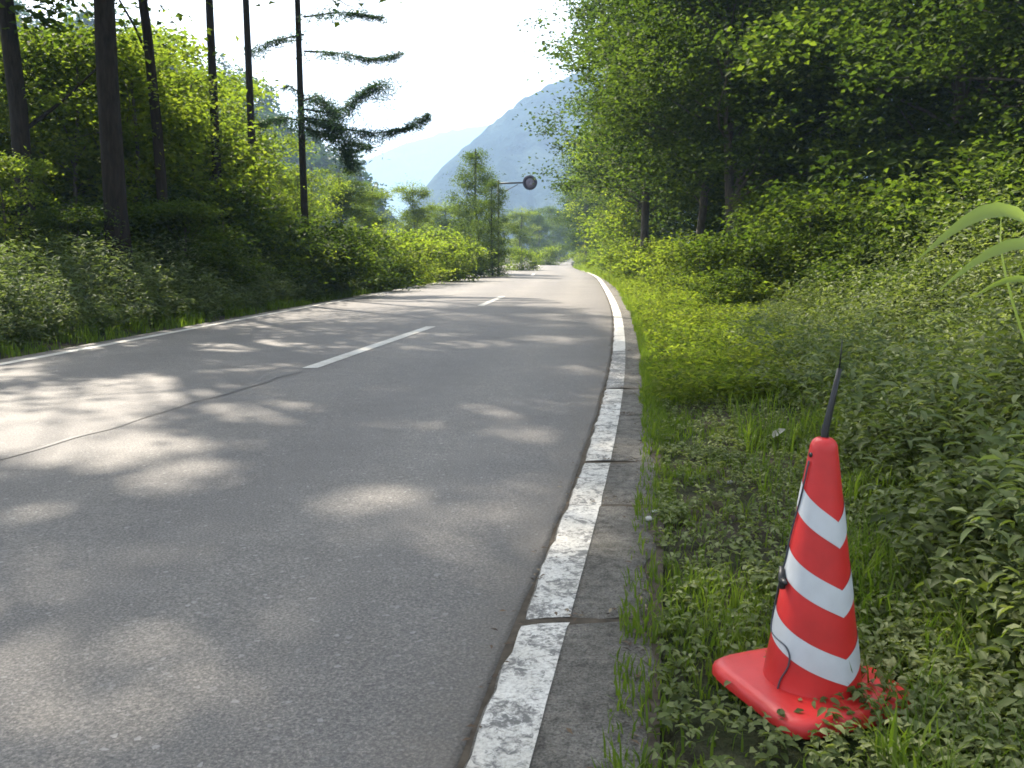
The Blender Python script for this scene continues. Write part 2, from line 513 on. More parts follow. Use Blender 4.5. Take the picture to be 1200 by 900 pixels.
XC = lambda y: (XL(y) + XR(y)) * 0.5
def dash(p0, p1):
    a, b = Vector(ground(*p0)), Vector(ground(*p1))
    s = (b.x - a.x) / (b.y - a.y)
    w = 0.075 * math.sqrt(1 + s * s)
    f = lambda y: a.x + (y - a.y) * s
    strip('centre_dash', a.y, b.y, lambda y: f(y) - w, lambda y: f(y) + w, M['paint'], parent=road)
dash((363, 435), (505, 385))
dash((563, 360), (589, 348.5))
for y0 in (46.0, 58.0, 70.0, 82.0):
    strip('centre_dash', y0, y0 + 4.5, lambda y: XC(y) - 0.075, lambda y: XC(y) + 0.075, M['paint'], parent=road)
strip('edge_line', -12, 180, lambda y: XL(y) - 0.02, lambda y: XL(y) + 0.12, M['paint'], parent=road, step=0.5)
# the dark joint where the two asphalt lanes meet, in front of the first dash
_j0, _j1 = ground(0, 546), ground(352, 439)
M['dirt'] = plain_mat('joint_dirt', (0.075, 0.062, 0.047), 0.95, 0.4, 25, 0.4, spec=0.1)
M['tar'] = plain_mat('tar_joint', (0.035, 0.033, 0.031), 0.6, 0.3, 30)
def joint_strip():
    ys = np.linspace(_j0[1] - 3, _j1[1], 120)
    s = (_j1[0] - _j0[0]) / (_j1[1] - _j0[1])
    v = []
    for y in ys:
        x = _j0[0] + (y - _j0[1]) * s + (vnoise(y * 3, 1.0, 9) - .5) * 0.05
        w = 0.006 + 0.016 * vnoise(y * 2.1, 3.0, 4) ** 2
        v += [(x - w, y, road_z(x, y) + 0.004), (x + w, y, road_z(x, y) + 0.004)]
    k = np.arange(len(ys) - 1) * 2
    return new_mesh('tar_joint', np.array(v), np.stack([k, k + 1, k + 3, k + 2], -1), mats=[M['tar']])
link('tar_joint', joint_strip(), parent=road)

# ------------------------------------------------------------------ gutter of concrete slabs with the painted edge line
gutter = link('gutter', None, kind='structure')
gutter['label'] = 'row of cracked concrete gutter slabs along the right road edge'
def y_of(py):  # ground distance of a photo row near the gutter
    return ground(700, py)[1]
joints = [0.2, 1.35, y_of(726), y_of(592), y_of(541), y_of(487), y_of(456), y_of(440), y_of(412)]
slab_kind = ['paint_worn', 'paint_worn', 'paint_worn', 'paint_worn', 'paint_worn', 'paint_worn', 'paint_old', 'paint_old']
yy = joints[-1]
while yy < 40:
    yy += 2.0; joints.append(yy); slab_kind.append('paint')
srng = np.random.default_rng(4)
def slab(y0, y1, kind, idx):
    gap = 0.006 if kind != 'paint' else 0.004
    ys = np.linspace(y0 + gap, y1 - gap, max(6, int((y1 - y0) / 0.07)) if y1 < 12 else 9)
    tilt, dz = (srng.random() - .5) * 0.012, (srng.random() - .5) * 0.014
    if kind == 'paint': tilt = dz = 0
    cs = [0.0, 0.012, LINE_W * 0.5, LINE_W, 0.24, 0.33, SLAB_W - 0.015, SLAB_W]
    n, V = len(cs), []
    for k, y in enumerate(ys):
        end = 1.0 if k in (0, len(ys) - 1) else 0.0
        for c in cs:
            j = (vnoise(y * 7, c * 9, idx) - .5)
            e0 = (vnoise(y * 9, 0.0, 40 + idx) - .2) * 0.016 if c < 0.02 else 0
            e1 = ((vnoise(y * 5, 0.0, 70 + idx) - .5) * 0.07 + (vnoise(y * 17, 0.0, 90 + idx) - .5) * 0.03) if c > 0.39 else 0
            yj = (vnoise(c * 14, idx * 3.1, 8 + (k > 0)) - .5) * 0.045 if end else 0
            z = 0.012 + dz + tilt * (c / SLAB_W) - 0.012 * end - (0.010 if c in (0.0, SLAB_W) else 0) + j * 0.012
            V.append((float(XR(y)) + 0.008 + c + e0 + e1, y + yj, z))
    V = np.array(V); nV = len(V); m = len(ys)
    lo = V.copy(); lo[:, 2] = -0.16
    i = np.arange(m - 1)[:, None] * n; j = np.arange(n - 1)[None, :]
    q = [np.stack([i + j, i + j + 1, i + n + j + 1, i + n + j], -1).reshape(-1, 4)]
    k = np.arange(m - 1) * n
    q.append(np.stack([k + n - 1, nV + k + n - 1, nV + k + 2 * n - 1, k + 2 * n - 1], -1))
    q.append(np.stack([k, k + n, nV + k + n, nV + k], -1))
    k = np.arange(n - 1)
    q.append(np.stack([k, nV + k, nV + k + 1, k + 1], -1))
    e = (m - 1) * n
    q.append(np.stack([e + k, e + k + 1, nV + e + k + 1, nV + e + k], -1))
    s = link('concrete_slab', new_mesh('concrete_slab', V, np.concatenate(q) if False else [np.concatenate(q)], mats=[M['concrete']]), parent=gutter)
    # the paint lies 4 mm above the slab, its edges broken where the slab is broken
    rows = V.reshape(m, n, 3)[:, 0:4, :].copy()
    rows[:, :, 2] += 0.004
    rows[:, 0, 0] += 0.006
    P = rows.reshape(-1, 3)
    i = np.arange(m - 1)[:, None] * 4; j = np.arange(3)[None, :]
    link('painted_line', new_mesh('painted_line', P, np.stack([i + j, i + j + 1, i + 4 + j + 1, i + 4 + j], -1).reshape(-1, 4), mats=[M[kind]]), parent=s)
for k in range(len(joints) - 1):
    slab(joints[k], joints[k + 1], slab_kind[k], k)
strip('painted_line', 40, 62, lambda y: XR(y) + 0.02, lambda y: XR(y) + 0.17, M['paint'], dz=0.012, parent=gutter, step=1.0, zf=lambda x, y: 0.0)
strip('concrete_edge', 40, 62, lambda y: XR(y) + 0.0, lambda y: XR(y) + SLAB_W, M['concrete'], dz=0.006, parent=gutter, step=1.0, zf=lambda x, y: 0.0)

strip('joint_soil', -6, 40, lambda y: XR(y) - 0.03, lambda y: XR(y) + SLAB_W + .05, M['dirt'], dz=-0.001, parent=gutter, step=.4, zf=lambda x, y: 0.0)

# ------------------------------------------------------------------ where the sun reaches the ground (gaps in the crowns)
_sh = np.array([-SD.x / SD.z, -SD.y / SD.z])   # shadow offset per metre of height
PATCH = []                                     # (x, y, half axes a,b along/across, angle, strength)
def patch(px, py, rx, ry, s=1.0):
    c = ground(px, py); e = ground(px + rx, py); f0, f1 = ground(px, py - ry), ground(px, py + ry)
    PATCH.append((c[0], c[1], abs(e[0] - c[0]), max(0.12, abs(f0[1] - f1[1]) / 2), s))
for p in ((60, 485, 165, 46, .85), (120, 530, 110, 26, .9), (250, 520, 70, 16, .6), (20, 520, 110, 22, 1.0), (150, 455, 60, 16, .9), (215, 562, 62, 24, .8), (435, 592, 66, 19, .8), (300, 483, 66, 11, .9), (330, 498, 40, 8, .7),
          (610, 480, 55, 12, .8), (240, 463, 30, 8, .8), (330, 715, 60, 26, .35), (60, 690, 130, 50, .3), (120, 790, 220, 60, .4), (350, 850, 200, 50, .28),
          (290, 408, 60, 7, .8), (390, 412, 60, 6, .6), (470, 455, 50, 7, .5), (670, 432, 36, 10, .6), (480, 500, 40, 8, .4), (560, 405, 50, 5, .6), (660, 398, 50, 5, .7),
          (735, 380, 40, 30, .9), (770, 345, 60, 30, 1.0), (800, 385, 60, 30, 1.0), (790, 425, 45, 16, .8), (690, 468, 30, 9, .5), (20, 620, 40, 20, .4), (730, 440, 30, 14, .6),
          (840, 740, 40, 20, .35), (1130, 640, 60, 30, .25)):
    patch(*p)
def lit(x, y):
    """wanted share of sunlight on the ground at x, y"""
    m = 0.09 + 0.5 * np.clip(fbm(x * 0.8 + 3, y * 0.8, 21, 3) * 4.5 - 2.5, 0, 1)
    m = np.maximum(m, np.where((x > XR(y) + .4) & (y < 9), .10 + .5 * np.clip(fbm(x * 1.4, y * 1.4, 57, 3) * 4 - 2.0, 0, 1), 0))
    m = np.maximum(m, np.where((x < XL(y) - .5) & (x > XL(y) - 3.2) & (y > 6), .22 + .6 * np.clip(fbm(x * .6, y * .6, 59, 2) * 3 - .9, 0, 1), 0))
    m = np.maximum(m, np.where((x < XL(y) - 1.2) & (y > 9), .18 + .75 * np.clip(fbm(x * .35, y * .35, 58, 2) * 3.2 - .9, 0, 1), 0))
    for (cx_, cy_, a, b, s) in PATCH:
        q = ((x - cx_) / a) ** 2 + ((y - cy_) / b) ** 2
        m = np.maximum(m, s * np.clip(1.5 - q, 0, 1))
    q = ((x - 2.4) / .6) ** 2 + ((y - 1.3) / .6) ** 2
    m = np.maximum(m, .9 * np.clip(1.6 - q, 0, 1))
    far = np.clip((y - 13.0) / 8.0, 0, 1)
    st = np.clip(vnoise(x * 0.3 + 9, y * 0.45, 33) * 4.5 - 1.2, 0, 1)
    on = ((x > XL(y) - 0.8) & (x < XR(y) + 3.0)).astype(float)
    m = np.maximum(m, far * st * on)
    m = np.maximum(m, np.clip((y - 21) / 5, 0, 1) * on * 0.95)
    return m
def sun_gap_keep(P, rng):
    """keep mask for leaf centres P (world): a leaf whose shadow falls in a sunny patch is left out"""
    g = P[:, :2] + _sh[None, :] * P[:, 2:3]
    return rng.random(len(P)) < np.clip(-np.log(np.clip(lit(g[:, 0], g[:, 1]), 0.012, 0.995)) / 3.6, 0, 1)

# ------------------------------------------------------------------ foliage builders
def leaves(P, rng, L, W, fold=0.25, up=0.55, droop=0.2, out_dir=None, tone=None, tone_sd=0.22, detail=False):
    """leaf-sized folded faces at points P. Returns verts, faces, tone per face"""
    n = len(P)
    nrm = rng.normal(size=(n, 3)); nrm[:, 2] = np.abs(nrm[:, 2]) + up * 2.2
    nrm /= np.linalg.norm(nrm, axis=1)[:, None]
    d = rng.normal(size=(n, 3)) * (1, 1, 0.35); d[:, 2] -= droop
    if out_dir is not None: d = d * 0.7 + out_dir
    d -= nrm * (d * nrm).sum(1)[:, None]
    d /= np.linalg.norm(d, axis=1)[:, None] + 1e-9
    s = np.cross(nrm, d)
    k = rng.uniform(0.7, 1.3, n)[:, None]
    Lk, Wk = L * k, W * k
    t = np.clip((0.5 if tone is None else tone) + rng.normal(size=n) * tone_sd, 0, 1)
    if not detail:
        base, tip = P - d * Lk * .5, P + d * Lk * .5
        l, r = P + s * Wk * .5 + nrm * Wk * fold - d * Lk * .06, P - s * Wk * .5 + nrm * Wk * fold - d * Lk * .06
        V = np.stack([base, r, tip, l], 1).reshape(-1, 3)
        b = np.arange(n) * 4
        Fq = np.concatenate([np.stack([b, b + 1, b + 2], -1), np.stack([b, b + 2, b + 3], -1)], 1).reshape(-1, 3)
        return V, Fq, np.repeat(t, 2)
    base = P - d * Lk * .5
    m1, m2, tip = P - d * Lk * .2 + nrm * Lk * .06, P + d * Lk * .16 + nrm * Lk * .05, P + d * Lk * .5 - nrm * Lk * .06
    l1, r1 = m1 + s * Wk * .46 + nrm * Wk * fold, m1 - s * Wk * .46 + nrm * Wk * fold
    l2, r2 = m2 + s * Wk * .38 + nrm * Wk * fold, m2 - s * Wk * .38 + nrm * Wk * fold
    V = np.stack([base, r1, m1, l1, r2, m2, l2, tip], 1).reshape(-1, 3)
    b = np.arange(n) * 8
    tri = lambda *a: np.stack([b + q for q in a], -1)
    T3 = np.stack([tri(0, 1, 2), tri(0, 2, 3), tri(4, 7, 5), tri(5, 7, 6)], 1).reshape(-1, 3)
    Q4 = np.stack([tri(1, 4, 5, 2), tri(2, 5, 6, 3)], 1).reshape(-1, 4)
    return V, [T3, Q4], np.concatenate([np.repeat(t, 4), np.repeat(t, 2)])

def crown_points(rng, h0, h1, R, ncl, per, shell=0.45, spread=0.42, flat=0.5, top=0.6, lop=0.25, boughs=0):
    """cluster centres in a lumpy egg-shaped crown, then leaf points round each"""
    th = rng.uniform(0, 2 * PI, ncl)
    u = rng.uniform(-1, 1, ncl)
    zc = h0 + (h1 - h0) * (0.5 - 0.12 * top); hz = (h1 - h0) / 2
    rr = rng.random(ncl) ** shell
    lump = 1 + lop * np.sin(th * 2 + rng.uniform(0, 6)) + lop * 0.8 * np.sin(th * 3 + u * 3 + rng.uniform(0, 6))
    z = zc + u * hz * (0.55 + 0.45 * rr)
    prof = np.sqrt(np.clip(1 - (np.abs(u) ** 2.2), 0.03, 1)) * np.where(u > 0, 1 - 0.35 * u * top, 1)
    r = R * prof * rr * lump
    cc = np.stack([np.cos(th) * r, np.sin(th) * r, z], -1)
    if boughs:                                   # gather the clusters into boughs with gaps between them
        bi = rng.integers(0, boughs, ncl)
        B = cc[:boughs].copy()
        q = rng.normal(size=(ncl, 3)) * np.array([1, 1, .42]) * R * 0.2
        q[:, 2] -= 0.10 * (q[:, 0] ** 2 + q[:, 1] ** 2) / (R * 0.2)
        loose = rng.random(ncl) < 0.22
        cc = np.where(loose[:, None], cc, B[bi] + q)
        cc[:, 2] = np.clip(cc[:, 2], h0 * .6, h1)
    size = rng.uniform(0.6, 1.3, ncl)
    idx = np.repeat(np.arange(ncl), per)
    off = rng.normal(size=(len(idx), 3)) * np.array([1, 1, flat]) * (spread * size[idx])[:, None]
    return cc, cc[idx] + off, off / (np.linalg.norm(off, axis=1)[:, None] + 1e-9), rng.normal(size=ncl)[idx]

def trunk_mesh(rng, path, r0, r1, tips, bark, limb_r=0.05, nside=9):
    b = MB()
    path = np.asarray(path, float)
    n = len(path)
    rad_ = np.linspace(r0, r1, n); rad_[0] *= 1.35
    b.tube(path, rad_, nside)
    for t in tips:
        hz = t[2]
        zz = path[0, 2] + (hz - path[0, 2]) * rng.uniform(0.6, 0.86)
        zz = min(zz, path[-1, 2] - 0.05)
        s = np.array([np.interp(zz, path[:, 2], path[:, k]) for k in range(3)])
        mid = (s + t) / 2 + rng.normal(size=3) * 0.12 + np.array([0, 0, 0.12 * np.linalg.norm(t - s)]) * rng.uniform(-.3, 1)
        lr = limb_r * rng.uniform(.6, 1.2)
        b.tube(np.array([s, s * .5 + mid * .5 + rng.normal(size=3) * .05, mid, mid * .5 + t * .5 + rng.normal(size=3) * .06, t]), np.linspace(lr, lr * .25, 5), 5, cap=False)
    return b.mesh('trunk', [bark], smooth=True)

def wobble_path(rng, h, n=9, lean=(0, 0), amp=0.08, z0=-0.3):
    amp = min(amp, 0.16)
    z = np.linspace(z0, h, n); t = np.linspace(0, 1, n)
    a = rng.uniform(0, 6, 4)
    x = lean[0] * t * h + amp * np.sin(a[0] + 4 * t) - amp * np.sin(a[0]) + amp * .4 * np.sin(a[1] + 9 * t) - amp * .4 * np.sin(a[1])
    y = lean[1] * t * h + amp * np.sin(a[2] + 4 * t) - amp * np.sin(a[2])
    return np.stack([x, y, z], -1)

def broad_tree_parts(seed, h, base, R, ncl, per, leaf, bark, mat, r0=0.14, lean=(0, 0), limbs=26, keep=None, loc=(0, 0, 0), spread=0.42, tone=0.5, top=.6, nlow=0, boughs=0):
    rng = np.random.default_rng(seed)
    path = wobble_path(rng, h * 0.88, lean=lean, amp=0.02 * h)
    cc, P, od, ct = crown_points(rng, base, h, R, ncl, per, spread=spread, top=top, boughs=boughs)
    dx = np.interp(P[:, 2], path[:, 2], path[:, 0]); dy = np.interp(P[:, 2], path[:, 2], path[:, 1])
    P[:, 0] += dx; P[:, 1] += dy
    cc[:, 0] += np.interp(cc[:, 2], path[:, 2], path[:, 0]); cc[:, 1] += np.interp(cc[:, 2], path[:, 2], path[:, 1])
    tone_v = tone + ct * 0.12
    if keep:
        kk = sun_gap_keep(P + np.array(loc), rng)
        P, od, tone_v = P[kk], od[kk], tone_v[kk]
    V, Fc, t = leaves(P, rng, leaf[0], leaf[1], out_dir=od * 0.6, tone=tone_v)
    tm = trunk_mesh(rng, path, r0, r0 * 0.35, cc[rng.choice(len(cc), min(limbs, len(cc)), replace=False)], bark, limb_r=r0 * 0.28)
    return tm, new_mesh('crown', V, Fc, tone=t, mats=[mat])

def make_tree(name, label, cat, loc, parts, rz=0.0, sc=1.0, group=None):
    t = thing(name, label, cat, loc, rz, sc, group)
    link('trunk', parts[0], t); link('crown', parts[1], t)
    return t
def gz(x, y): return float(terrain_h(x, y))

# ------------------------------------------------------------------ the tall trees on the left whose crowns shade the road
def place(px, d):
    return ((px - CX) / F_PX * d / 1.0, d)
def tall(px, d, h, base, R, r0, label, lean=(0, 0), seed=1, ncl=280, per=100, leaf=(0.16, 0.12), x=None, bark='bark_dark', name='broadleaf_tree', mat='leaf_broad'):
    X = place(px, d)[0] if x is None else x
    loc = (X, d, gz(X, d))
    parts = broad_tree_parts(seed, h, base, R, ncl, per, leaf, M[bark], M[mat], r0=r0, lean=lean, keep=True, loc=loc, spread=0.45, limbs=16, boughs=40)
    return make_tree(name, label, 'tree', loc, parts)
tall(146, 16.5, 20, 7.2, 5.4, 0.22, 'thick dark trunk rising from the shaded bushes on the left', lean=(0.006, 0), seed=11)
tall(34, 17.0, 18, 5.6, 4.4, 0.19, 'dark trunk nearest the left end of the forest edge', lean=(0.022, 0), seed=12)
tall(203, 19.5, 18, 8.4, 4.4, 0.13, 'thin dark trunk leaning left beside the thickest trunk', lean=(-0.10, 0), seed=13)
tall(0, 10.0, 20, 6.5, 5.0, 0.22, 'tall tree whose crown shades the road from the left', x=-9.6, seed=14)
tall(0, 4.5, 19, 6.5, 5.0, 0.2, 'tall tree standing beside the camera left of the road', x=-9.0, seed=15)
tall(0, 13.5, 21, 8, 4.8, 0.2, 'tall tree in the second row left of the road', x=-12.5, seed=16)

# larches: straight trunks, whorls of drooping branches
def larch_parts(seed, h, base, R, loc, r0, keep=True, special=None, needles=1.0):
    rng = np.random.default_rng(seed)
    path = wobble_path(rng, h, amp=0.04, n=10)
    tips, P, OD = [], [], []
    b = MB(); b.tube(path, np.linspace(r0, 0.03, 10), 9)
    def branch(pts, dens, wid):
        pts = np.asarray(pts, float)
        b.tube(pts, np.linspace(0.03, 0.007, len(pts)), 5, cap=False)
        seg = np.linalg.norm(np.diff(pts, axis=0), axis=1); Lt = seg.sum()
        n = int(Lt * dens * 1.35)
        s = rng.random(n) ** 0.8 * Lt; cs = np.concatenate([[0], np.cumsum(seg)])
        q = np.stack([np.interp(s, cs, pts[:, k]) for k in range(3)], -1)
        clump = 0.35 + 1.3 * vnoise(s * 2.6, np.full(n, len(P) * 3.7), 12) ** 1.5
        q += rng.normal(size=(n, 3)) * np.array([wid, wid, wid * .4]) * (1.1 - 0.6 * s / Lt)[:, None] * clump[:, None]
        q[:, 2] -= np.abs(rng.normal(size=n)) * wid * 1.3 * clump * vnoise(s * 7, np.full(n, len(P) * 1.7), 13)
        P.append(q)
    z = base
    while z < h - 0.6:
        f = 1 - (z - base) / (h - base)
        for k in range(5):
            a = rng.uniform(0, 2 * PI); L = R * (0.25 + 0.75 * f ** 0.8) * rng.uniform(.6, 1.1)
            c0 = np.array([np.interp(z, path[:, 2], path[:, 0]), np.interp(z, path[:, 2], path[:, 1]), z])
            dr = np.array([math.cos(a), math.sin(a), 0])
            branch([c0, c0 + dr * L * .35 + (0, 0, -.05), c0 + dr * L * .7 + (0, 0, -.25), c0 + dr * L + (0, 0, -.2)], 230 * needles, 0.3)
        z += rng.uniform(0.35, 0.6)
    if special:
        for pts, dens, wid in special: branch([np.array(p) - np.array(loc) for p in pts], dens, wid)
    ns = sum(len(p) for p in P[len(P) - (len(special) if special else 0):]) if special else 0
    P = np.concatenate(P)
    if keep:
        kk = sun_gap_keep(P + np.array(loc), rng)
        if ns: kk[-ns:] = True
        P = P[kk]
    V, Fc, t = leaves(P, rng, 0.14, 0.026, up=0.3, droop=0.9, tone_sd=0.2)
    return b.mesh('trunk', [M['bark_dark']], smooth=True), new_mesh('crown', V, Fc, tone=t, mats=[M['needle']])
def larch(px, d, h, base, R, r0, label, seed, special=None):
    X = place(px, d)[0]; loc = (X, d, gz(X, d))
    make_tree('larch_tree', label, 'tree', loc, larch_parts(seed, h, base, R, loc, r0, special=special))
larch(261, 24, 21, 8.6, 3.2, 0.135, 'straight dark trunk midway between the leaning trunk and the conifer', 31)
larch(304, 26.5, 21, 9.2, 3.2, 0.13, 'slim straight trunk just left of the conifer', 32)
_D = 27.0
sp = lambda *pp: [at(px, py, _D + dd) for px, py, dd in pp]
larch(362, _D, 20, 9.0, 3.0, 0.12, 'conifer with long drooping branches reaching right against the sky', 33, special=[
    (sp((356, 140, 0), (395, 150, -.2), (440, 156, -.3), (478, 150, -.4), (503, 132, -.5)), 660, 0.20),
    (sp((356, 128, 0), (390, 133, .2), (412, 122, .4), (430, 104, .5), (458, 92, .6)), 924, 0.38),
    (sp((356, 138, 0), (385, 142, -.4), (402, 160, -.5), (414, 196, -.6)), 1012, 0.33),
    (sp((356, 150, 0), (385, 158, .3), (405, 165, .4), (434, 171, .5)), 660, 0.22),
    (sp((356, 142, 0), (335, 138, .2), (315, 140, .4), (300, 146, .4)), 528, 0.18),
    (sp((356, 118, 0), (372, 112, .4), (382, 120, .6), (395, 135, .7)), 924, 0.31),
    (sp((356, 60, 0), (395, 62, .2), (440, 70, .3), (470, 62, .3)), 418, 0.18),
    (sp((356, 40, 0), (320, 48, .2), (290, 60, .3)), 418, 0.18),
    (sp((356, 20, 0), (400, 14, .2), (450, 20, .3)), 418, 0.18),
    (sp((356, 112, 0), (338, 100, .2), (330, 104, .3)), 140, 0.12)])

# ------------------------------------------------------------------ shared broadleaf trees, small trees and bushes
def lib(seed, h, base, R, ncl, per, leaf, mat, bark='bark_grey', **kw):
    return broad_tree_parts(seed, h, base, R, ncl, per, leaf, M[bark], M[mat], **kw)
TREE = [lib(51, 12, 1.2, 3.2, 330, 95, (0.135, 0.095), 'leaf_broad', r0=0.15, boughs=34, spread=.34),
        lib(52, 13, 1.8, 3.7, 370, 95, (0.135, 0.095), 'leaf_dark', r0=0.17, boughs=36, spread=.36),
        lib(53, 9, 1.2, 2.4, 230, 80, (0.13, 0.09), 'leaf_light', r0=0.1, boughs=26, spread=.32),
        lib(54, 11, 1.0, 2.9, 320, 90, (0.13, 0.09), 'leaf_broad', r0=0.13, boughs=32, spread=.34),
        lib(55, 13, 4.0, 3.9, 350, 90, (0.135, 0.095), 'leaf_dark', r0=0.16, boughs=30, spread=.38),
        lib(57, 10, 0.3, 2.6, 230, 100, (0.13, 0.09), 'leaf_broad', r0=0.13, spread=.36, bark='bark_dark', top=.95)]
SMALL = [lib(61, 5.0, 0.7, 1.6, 130, 70, (0.11, 0.075), 'leaf_light', r0=0.05, limbs=18, spread=0.28, boughs=20),
         lib(62, 4.4, 0.5, 1.8, 130, 70, (0.11, 0.075), 'leaf_broad', r0=0.05, limbs=18, spread=0.28, boughs=20),
         lib(63, 6.2, 0.9, 1.7, 150, 70, (0.105, 0.07), 'leaf_light', r0=0.06, limbs=20, spread=0.3, boughs=24)]
BUSH = [lib(71, 1.7, 0.05, 1.15, 70, 66, (0.10, 0.062), 'leaf_broad', r0=0.03, limbs=14, spread=0.2, top=.3, boughs=16),
        lib(72, 1.5, 0.05, 1.25, 70, 66, (0.10, 0.062), 'leaf_light', r0=0.03, limbs=14, spread=0.2, top=.3, boughs=16),
        lib(73, 2.1, 0.05, 1.2, 80, 66, (0.105, 0.066), 'leaf_dark', r0=0.03, limbs=14, spread=0.22, top=.3, boughs=17),
        lib(74, 2.2, 0.1, 1.3, 95, 80, (0.10, 0.062), 'leaf_broad', r0=0.03, limbs=16, spread=0.22, top=.3, boughs=15)]
prng = np.random.default_rng(99)
_proto = {}
def put(kind, k, x, y, sc, label, name, cat, group=None, rz=None):
    rz = prng.uniform(0, 2 * PI) if rz is None else rz
    key = (kind, k)
    loc = (x, y, gz(x, y) - 0.05)
    if key not in _proto:
        parts = {'T': TREE, 'S': SMALL, 'B': BUSH}[kind][k]
        _proto[key] = make_tree(name, label, cat, loc, parts, rz, sc, group)
        return _proto[key]
    o = dup(_proto[key], loc, rz, sc, label, group)
    o.name = name; o['category'] = cat
    return o

# left side: understorey behind the trunks
GU = 'small trees under the left forest edge'
LAB_S = {1: 'small tree filling the gap between the two leftmost trunks', 2: 'paler small tree deeper in the gap between the two leftmost trunks',
         3: 'small tree behind the gap between the thick trunk and the leaning trunk', 6: 'sunlit small tree just left of the straight trunk next to the leaning one',
         8: 'sunlit small tree between the two straight slim trunks', 11: 'small tree whose top rises above the others behind the slim trunks',
         14: 'small tree top just left of the slim trunk nearest the conifer', 16: 'taller small tree behind the low one between slim trunk and conifer',
         21: 'small tree standing right behind the conifer trunk', 29: 'small tree under the conifer branches, just right of the conifer trunk'}
for i in range(34):
    d = 19 + i * 0.62 + prng.uniform(-.6, .6)
    lo, hi = -0.62 * d, float(XL(d)) - 2.6 - 0.05 * d
    x = lo + (hi - lo) * ((i * 0.618) % 1.0)
    k = int(prng.choice([0, 0, 2, 2, 1]))
    s = prng.uniform(0.8, 1.15) * (1.0 if d < 30 else 1.15)
    px = 600 + x / d * F_PX
    top = 1.15 + (297 - (20 if px < 215 else 75 if px < 270 else 120 if px < 330 else 185)) / F_PX * d       # stay below the sky line of the photo
    hh = (5.0, 4.4, 6.2)[k]
    s = min(s * (1.5 if px < 270 else 1.0), max(0.45, top / hh))
    if i in (5, 10, 12, 13, 15, 17, 18, 22, 23, 25, 26, 28, 31, 33): continue      # wholly hidden by the others
    lab = LAB_S.get(i)
    put('S', k, x, d, s, lab or 'small tree mostly hidden deep among the leaves behind the left trunks', 'small_tree', 'small tree', None if lab else GU)
# dark bushes at the foot of the left trunks
GB = 'shaded bushes at the foot of the left trunks'
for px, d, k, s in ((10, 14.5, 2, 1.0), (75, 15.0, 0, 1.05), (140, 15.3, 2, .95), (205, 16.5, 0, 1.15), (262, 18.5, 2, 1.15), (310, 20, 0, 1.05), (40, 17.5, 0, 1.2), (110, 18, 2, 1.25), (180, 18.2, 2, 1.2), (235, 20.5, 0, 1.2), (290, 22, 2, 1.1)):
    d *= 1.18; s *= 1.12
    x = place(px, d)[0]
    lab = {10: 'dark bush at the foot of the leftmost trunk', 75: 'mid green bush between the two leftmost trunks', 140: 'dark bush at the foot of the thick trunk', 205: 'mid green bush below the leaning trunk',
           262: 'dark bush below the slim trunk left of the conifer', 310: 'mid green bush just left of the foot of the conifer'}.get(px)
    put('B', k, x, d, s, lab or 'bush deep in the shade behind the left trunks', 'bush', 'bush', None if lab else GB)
# sunlit bushes further along the left roadside
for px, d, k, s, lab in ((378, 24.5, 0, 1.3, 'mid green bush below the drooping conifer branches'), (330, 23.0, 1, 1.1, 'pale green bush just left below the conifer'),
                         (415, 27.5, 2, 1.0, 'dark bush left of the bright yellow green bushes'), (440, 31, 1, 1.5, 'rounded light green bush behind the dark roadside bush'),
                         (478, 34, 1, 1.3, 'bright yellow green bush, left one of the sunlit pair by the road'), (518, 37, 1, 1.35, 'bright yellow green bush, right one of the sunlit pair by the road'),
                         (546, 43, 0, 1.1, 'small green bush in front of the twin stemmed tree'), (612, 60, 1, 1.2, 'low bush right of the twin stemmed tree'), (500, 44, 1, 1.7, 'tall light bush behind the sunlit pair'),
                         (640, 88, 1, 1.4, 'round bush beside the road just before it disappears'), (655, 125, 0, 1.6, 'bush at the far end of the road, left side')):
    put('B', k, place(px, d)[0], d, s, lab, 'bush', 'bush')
for px, d, k, s, lab in ((8, 15.5, 0, .62, 'small tree at the left end of the view in front of the trunks'), (92, 15.8, 1, .5, 'small tree with branches across the thickest trunk'), (222, 18.5, 1, .58, 'small leafy tree in front of the leaning trunk'), (318, 24.5, 2, .55, 'small tree between the slim trunk and the conifer')):
    put('S', k, place(px, d)[0], d, s, lab, 'small_tree', 'small tree')
# left mid-distance trees
def silhouette(px, ytop, d): return 1.15 + (HORIZON - ytop) / F_PX * d
def tree_at(kind, k, px, d, ytop, lab, hh, wide=1.0, name='deciduous_tree', cat='tree', group=None, rz=None):
    H = silhouette(px, ytop, d); s = H / hh
    put(kind, k, place(px, d)[0], d, (s * wide, s * wide, s), lab, name, cat, group, rz)
tree_at('T', 5, 562, 50, 156, 'twin stemmed tree standing alone beside the round sign, left stem', 10, 0.85)
tree_at('T', 5, 578, 43.6, 192, 'slimmer stem of the twin stemmed tree, nearest the round sign', 10, 0.72)
tree_at('T', 2, 488, 56, 206, 'small light green tree left of the twin stemmed tree', 9, 0.9)
tree_at('T', 2, 440, 50, 212, 'light green tree behind the drooping conifer branches', 9, 1.1)
tree_at('T', 0, 405, 42, 190, 'leafy tree just right of the conifer trunk', 12, 1.1)
tree_at('T', 2, 526, 75, 232, 'far light green tree seen between two nearer ones', 9, 1.2)
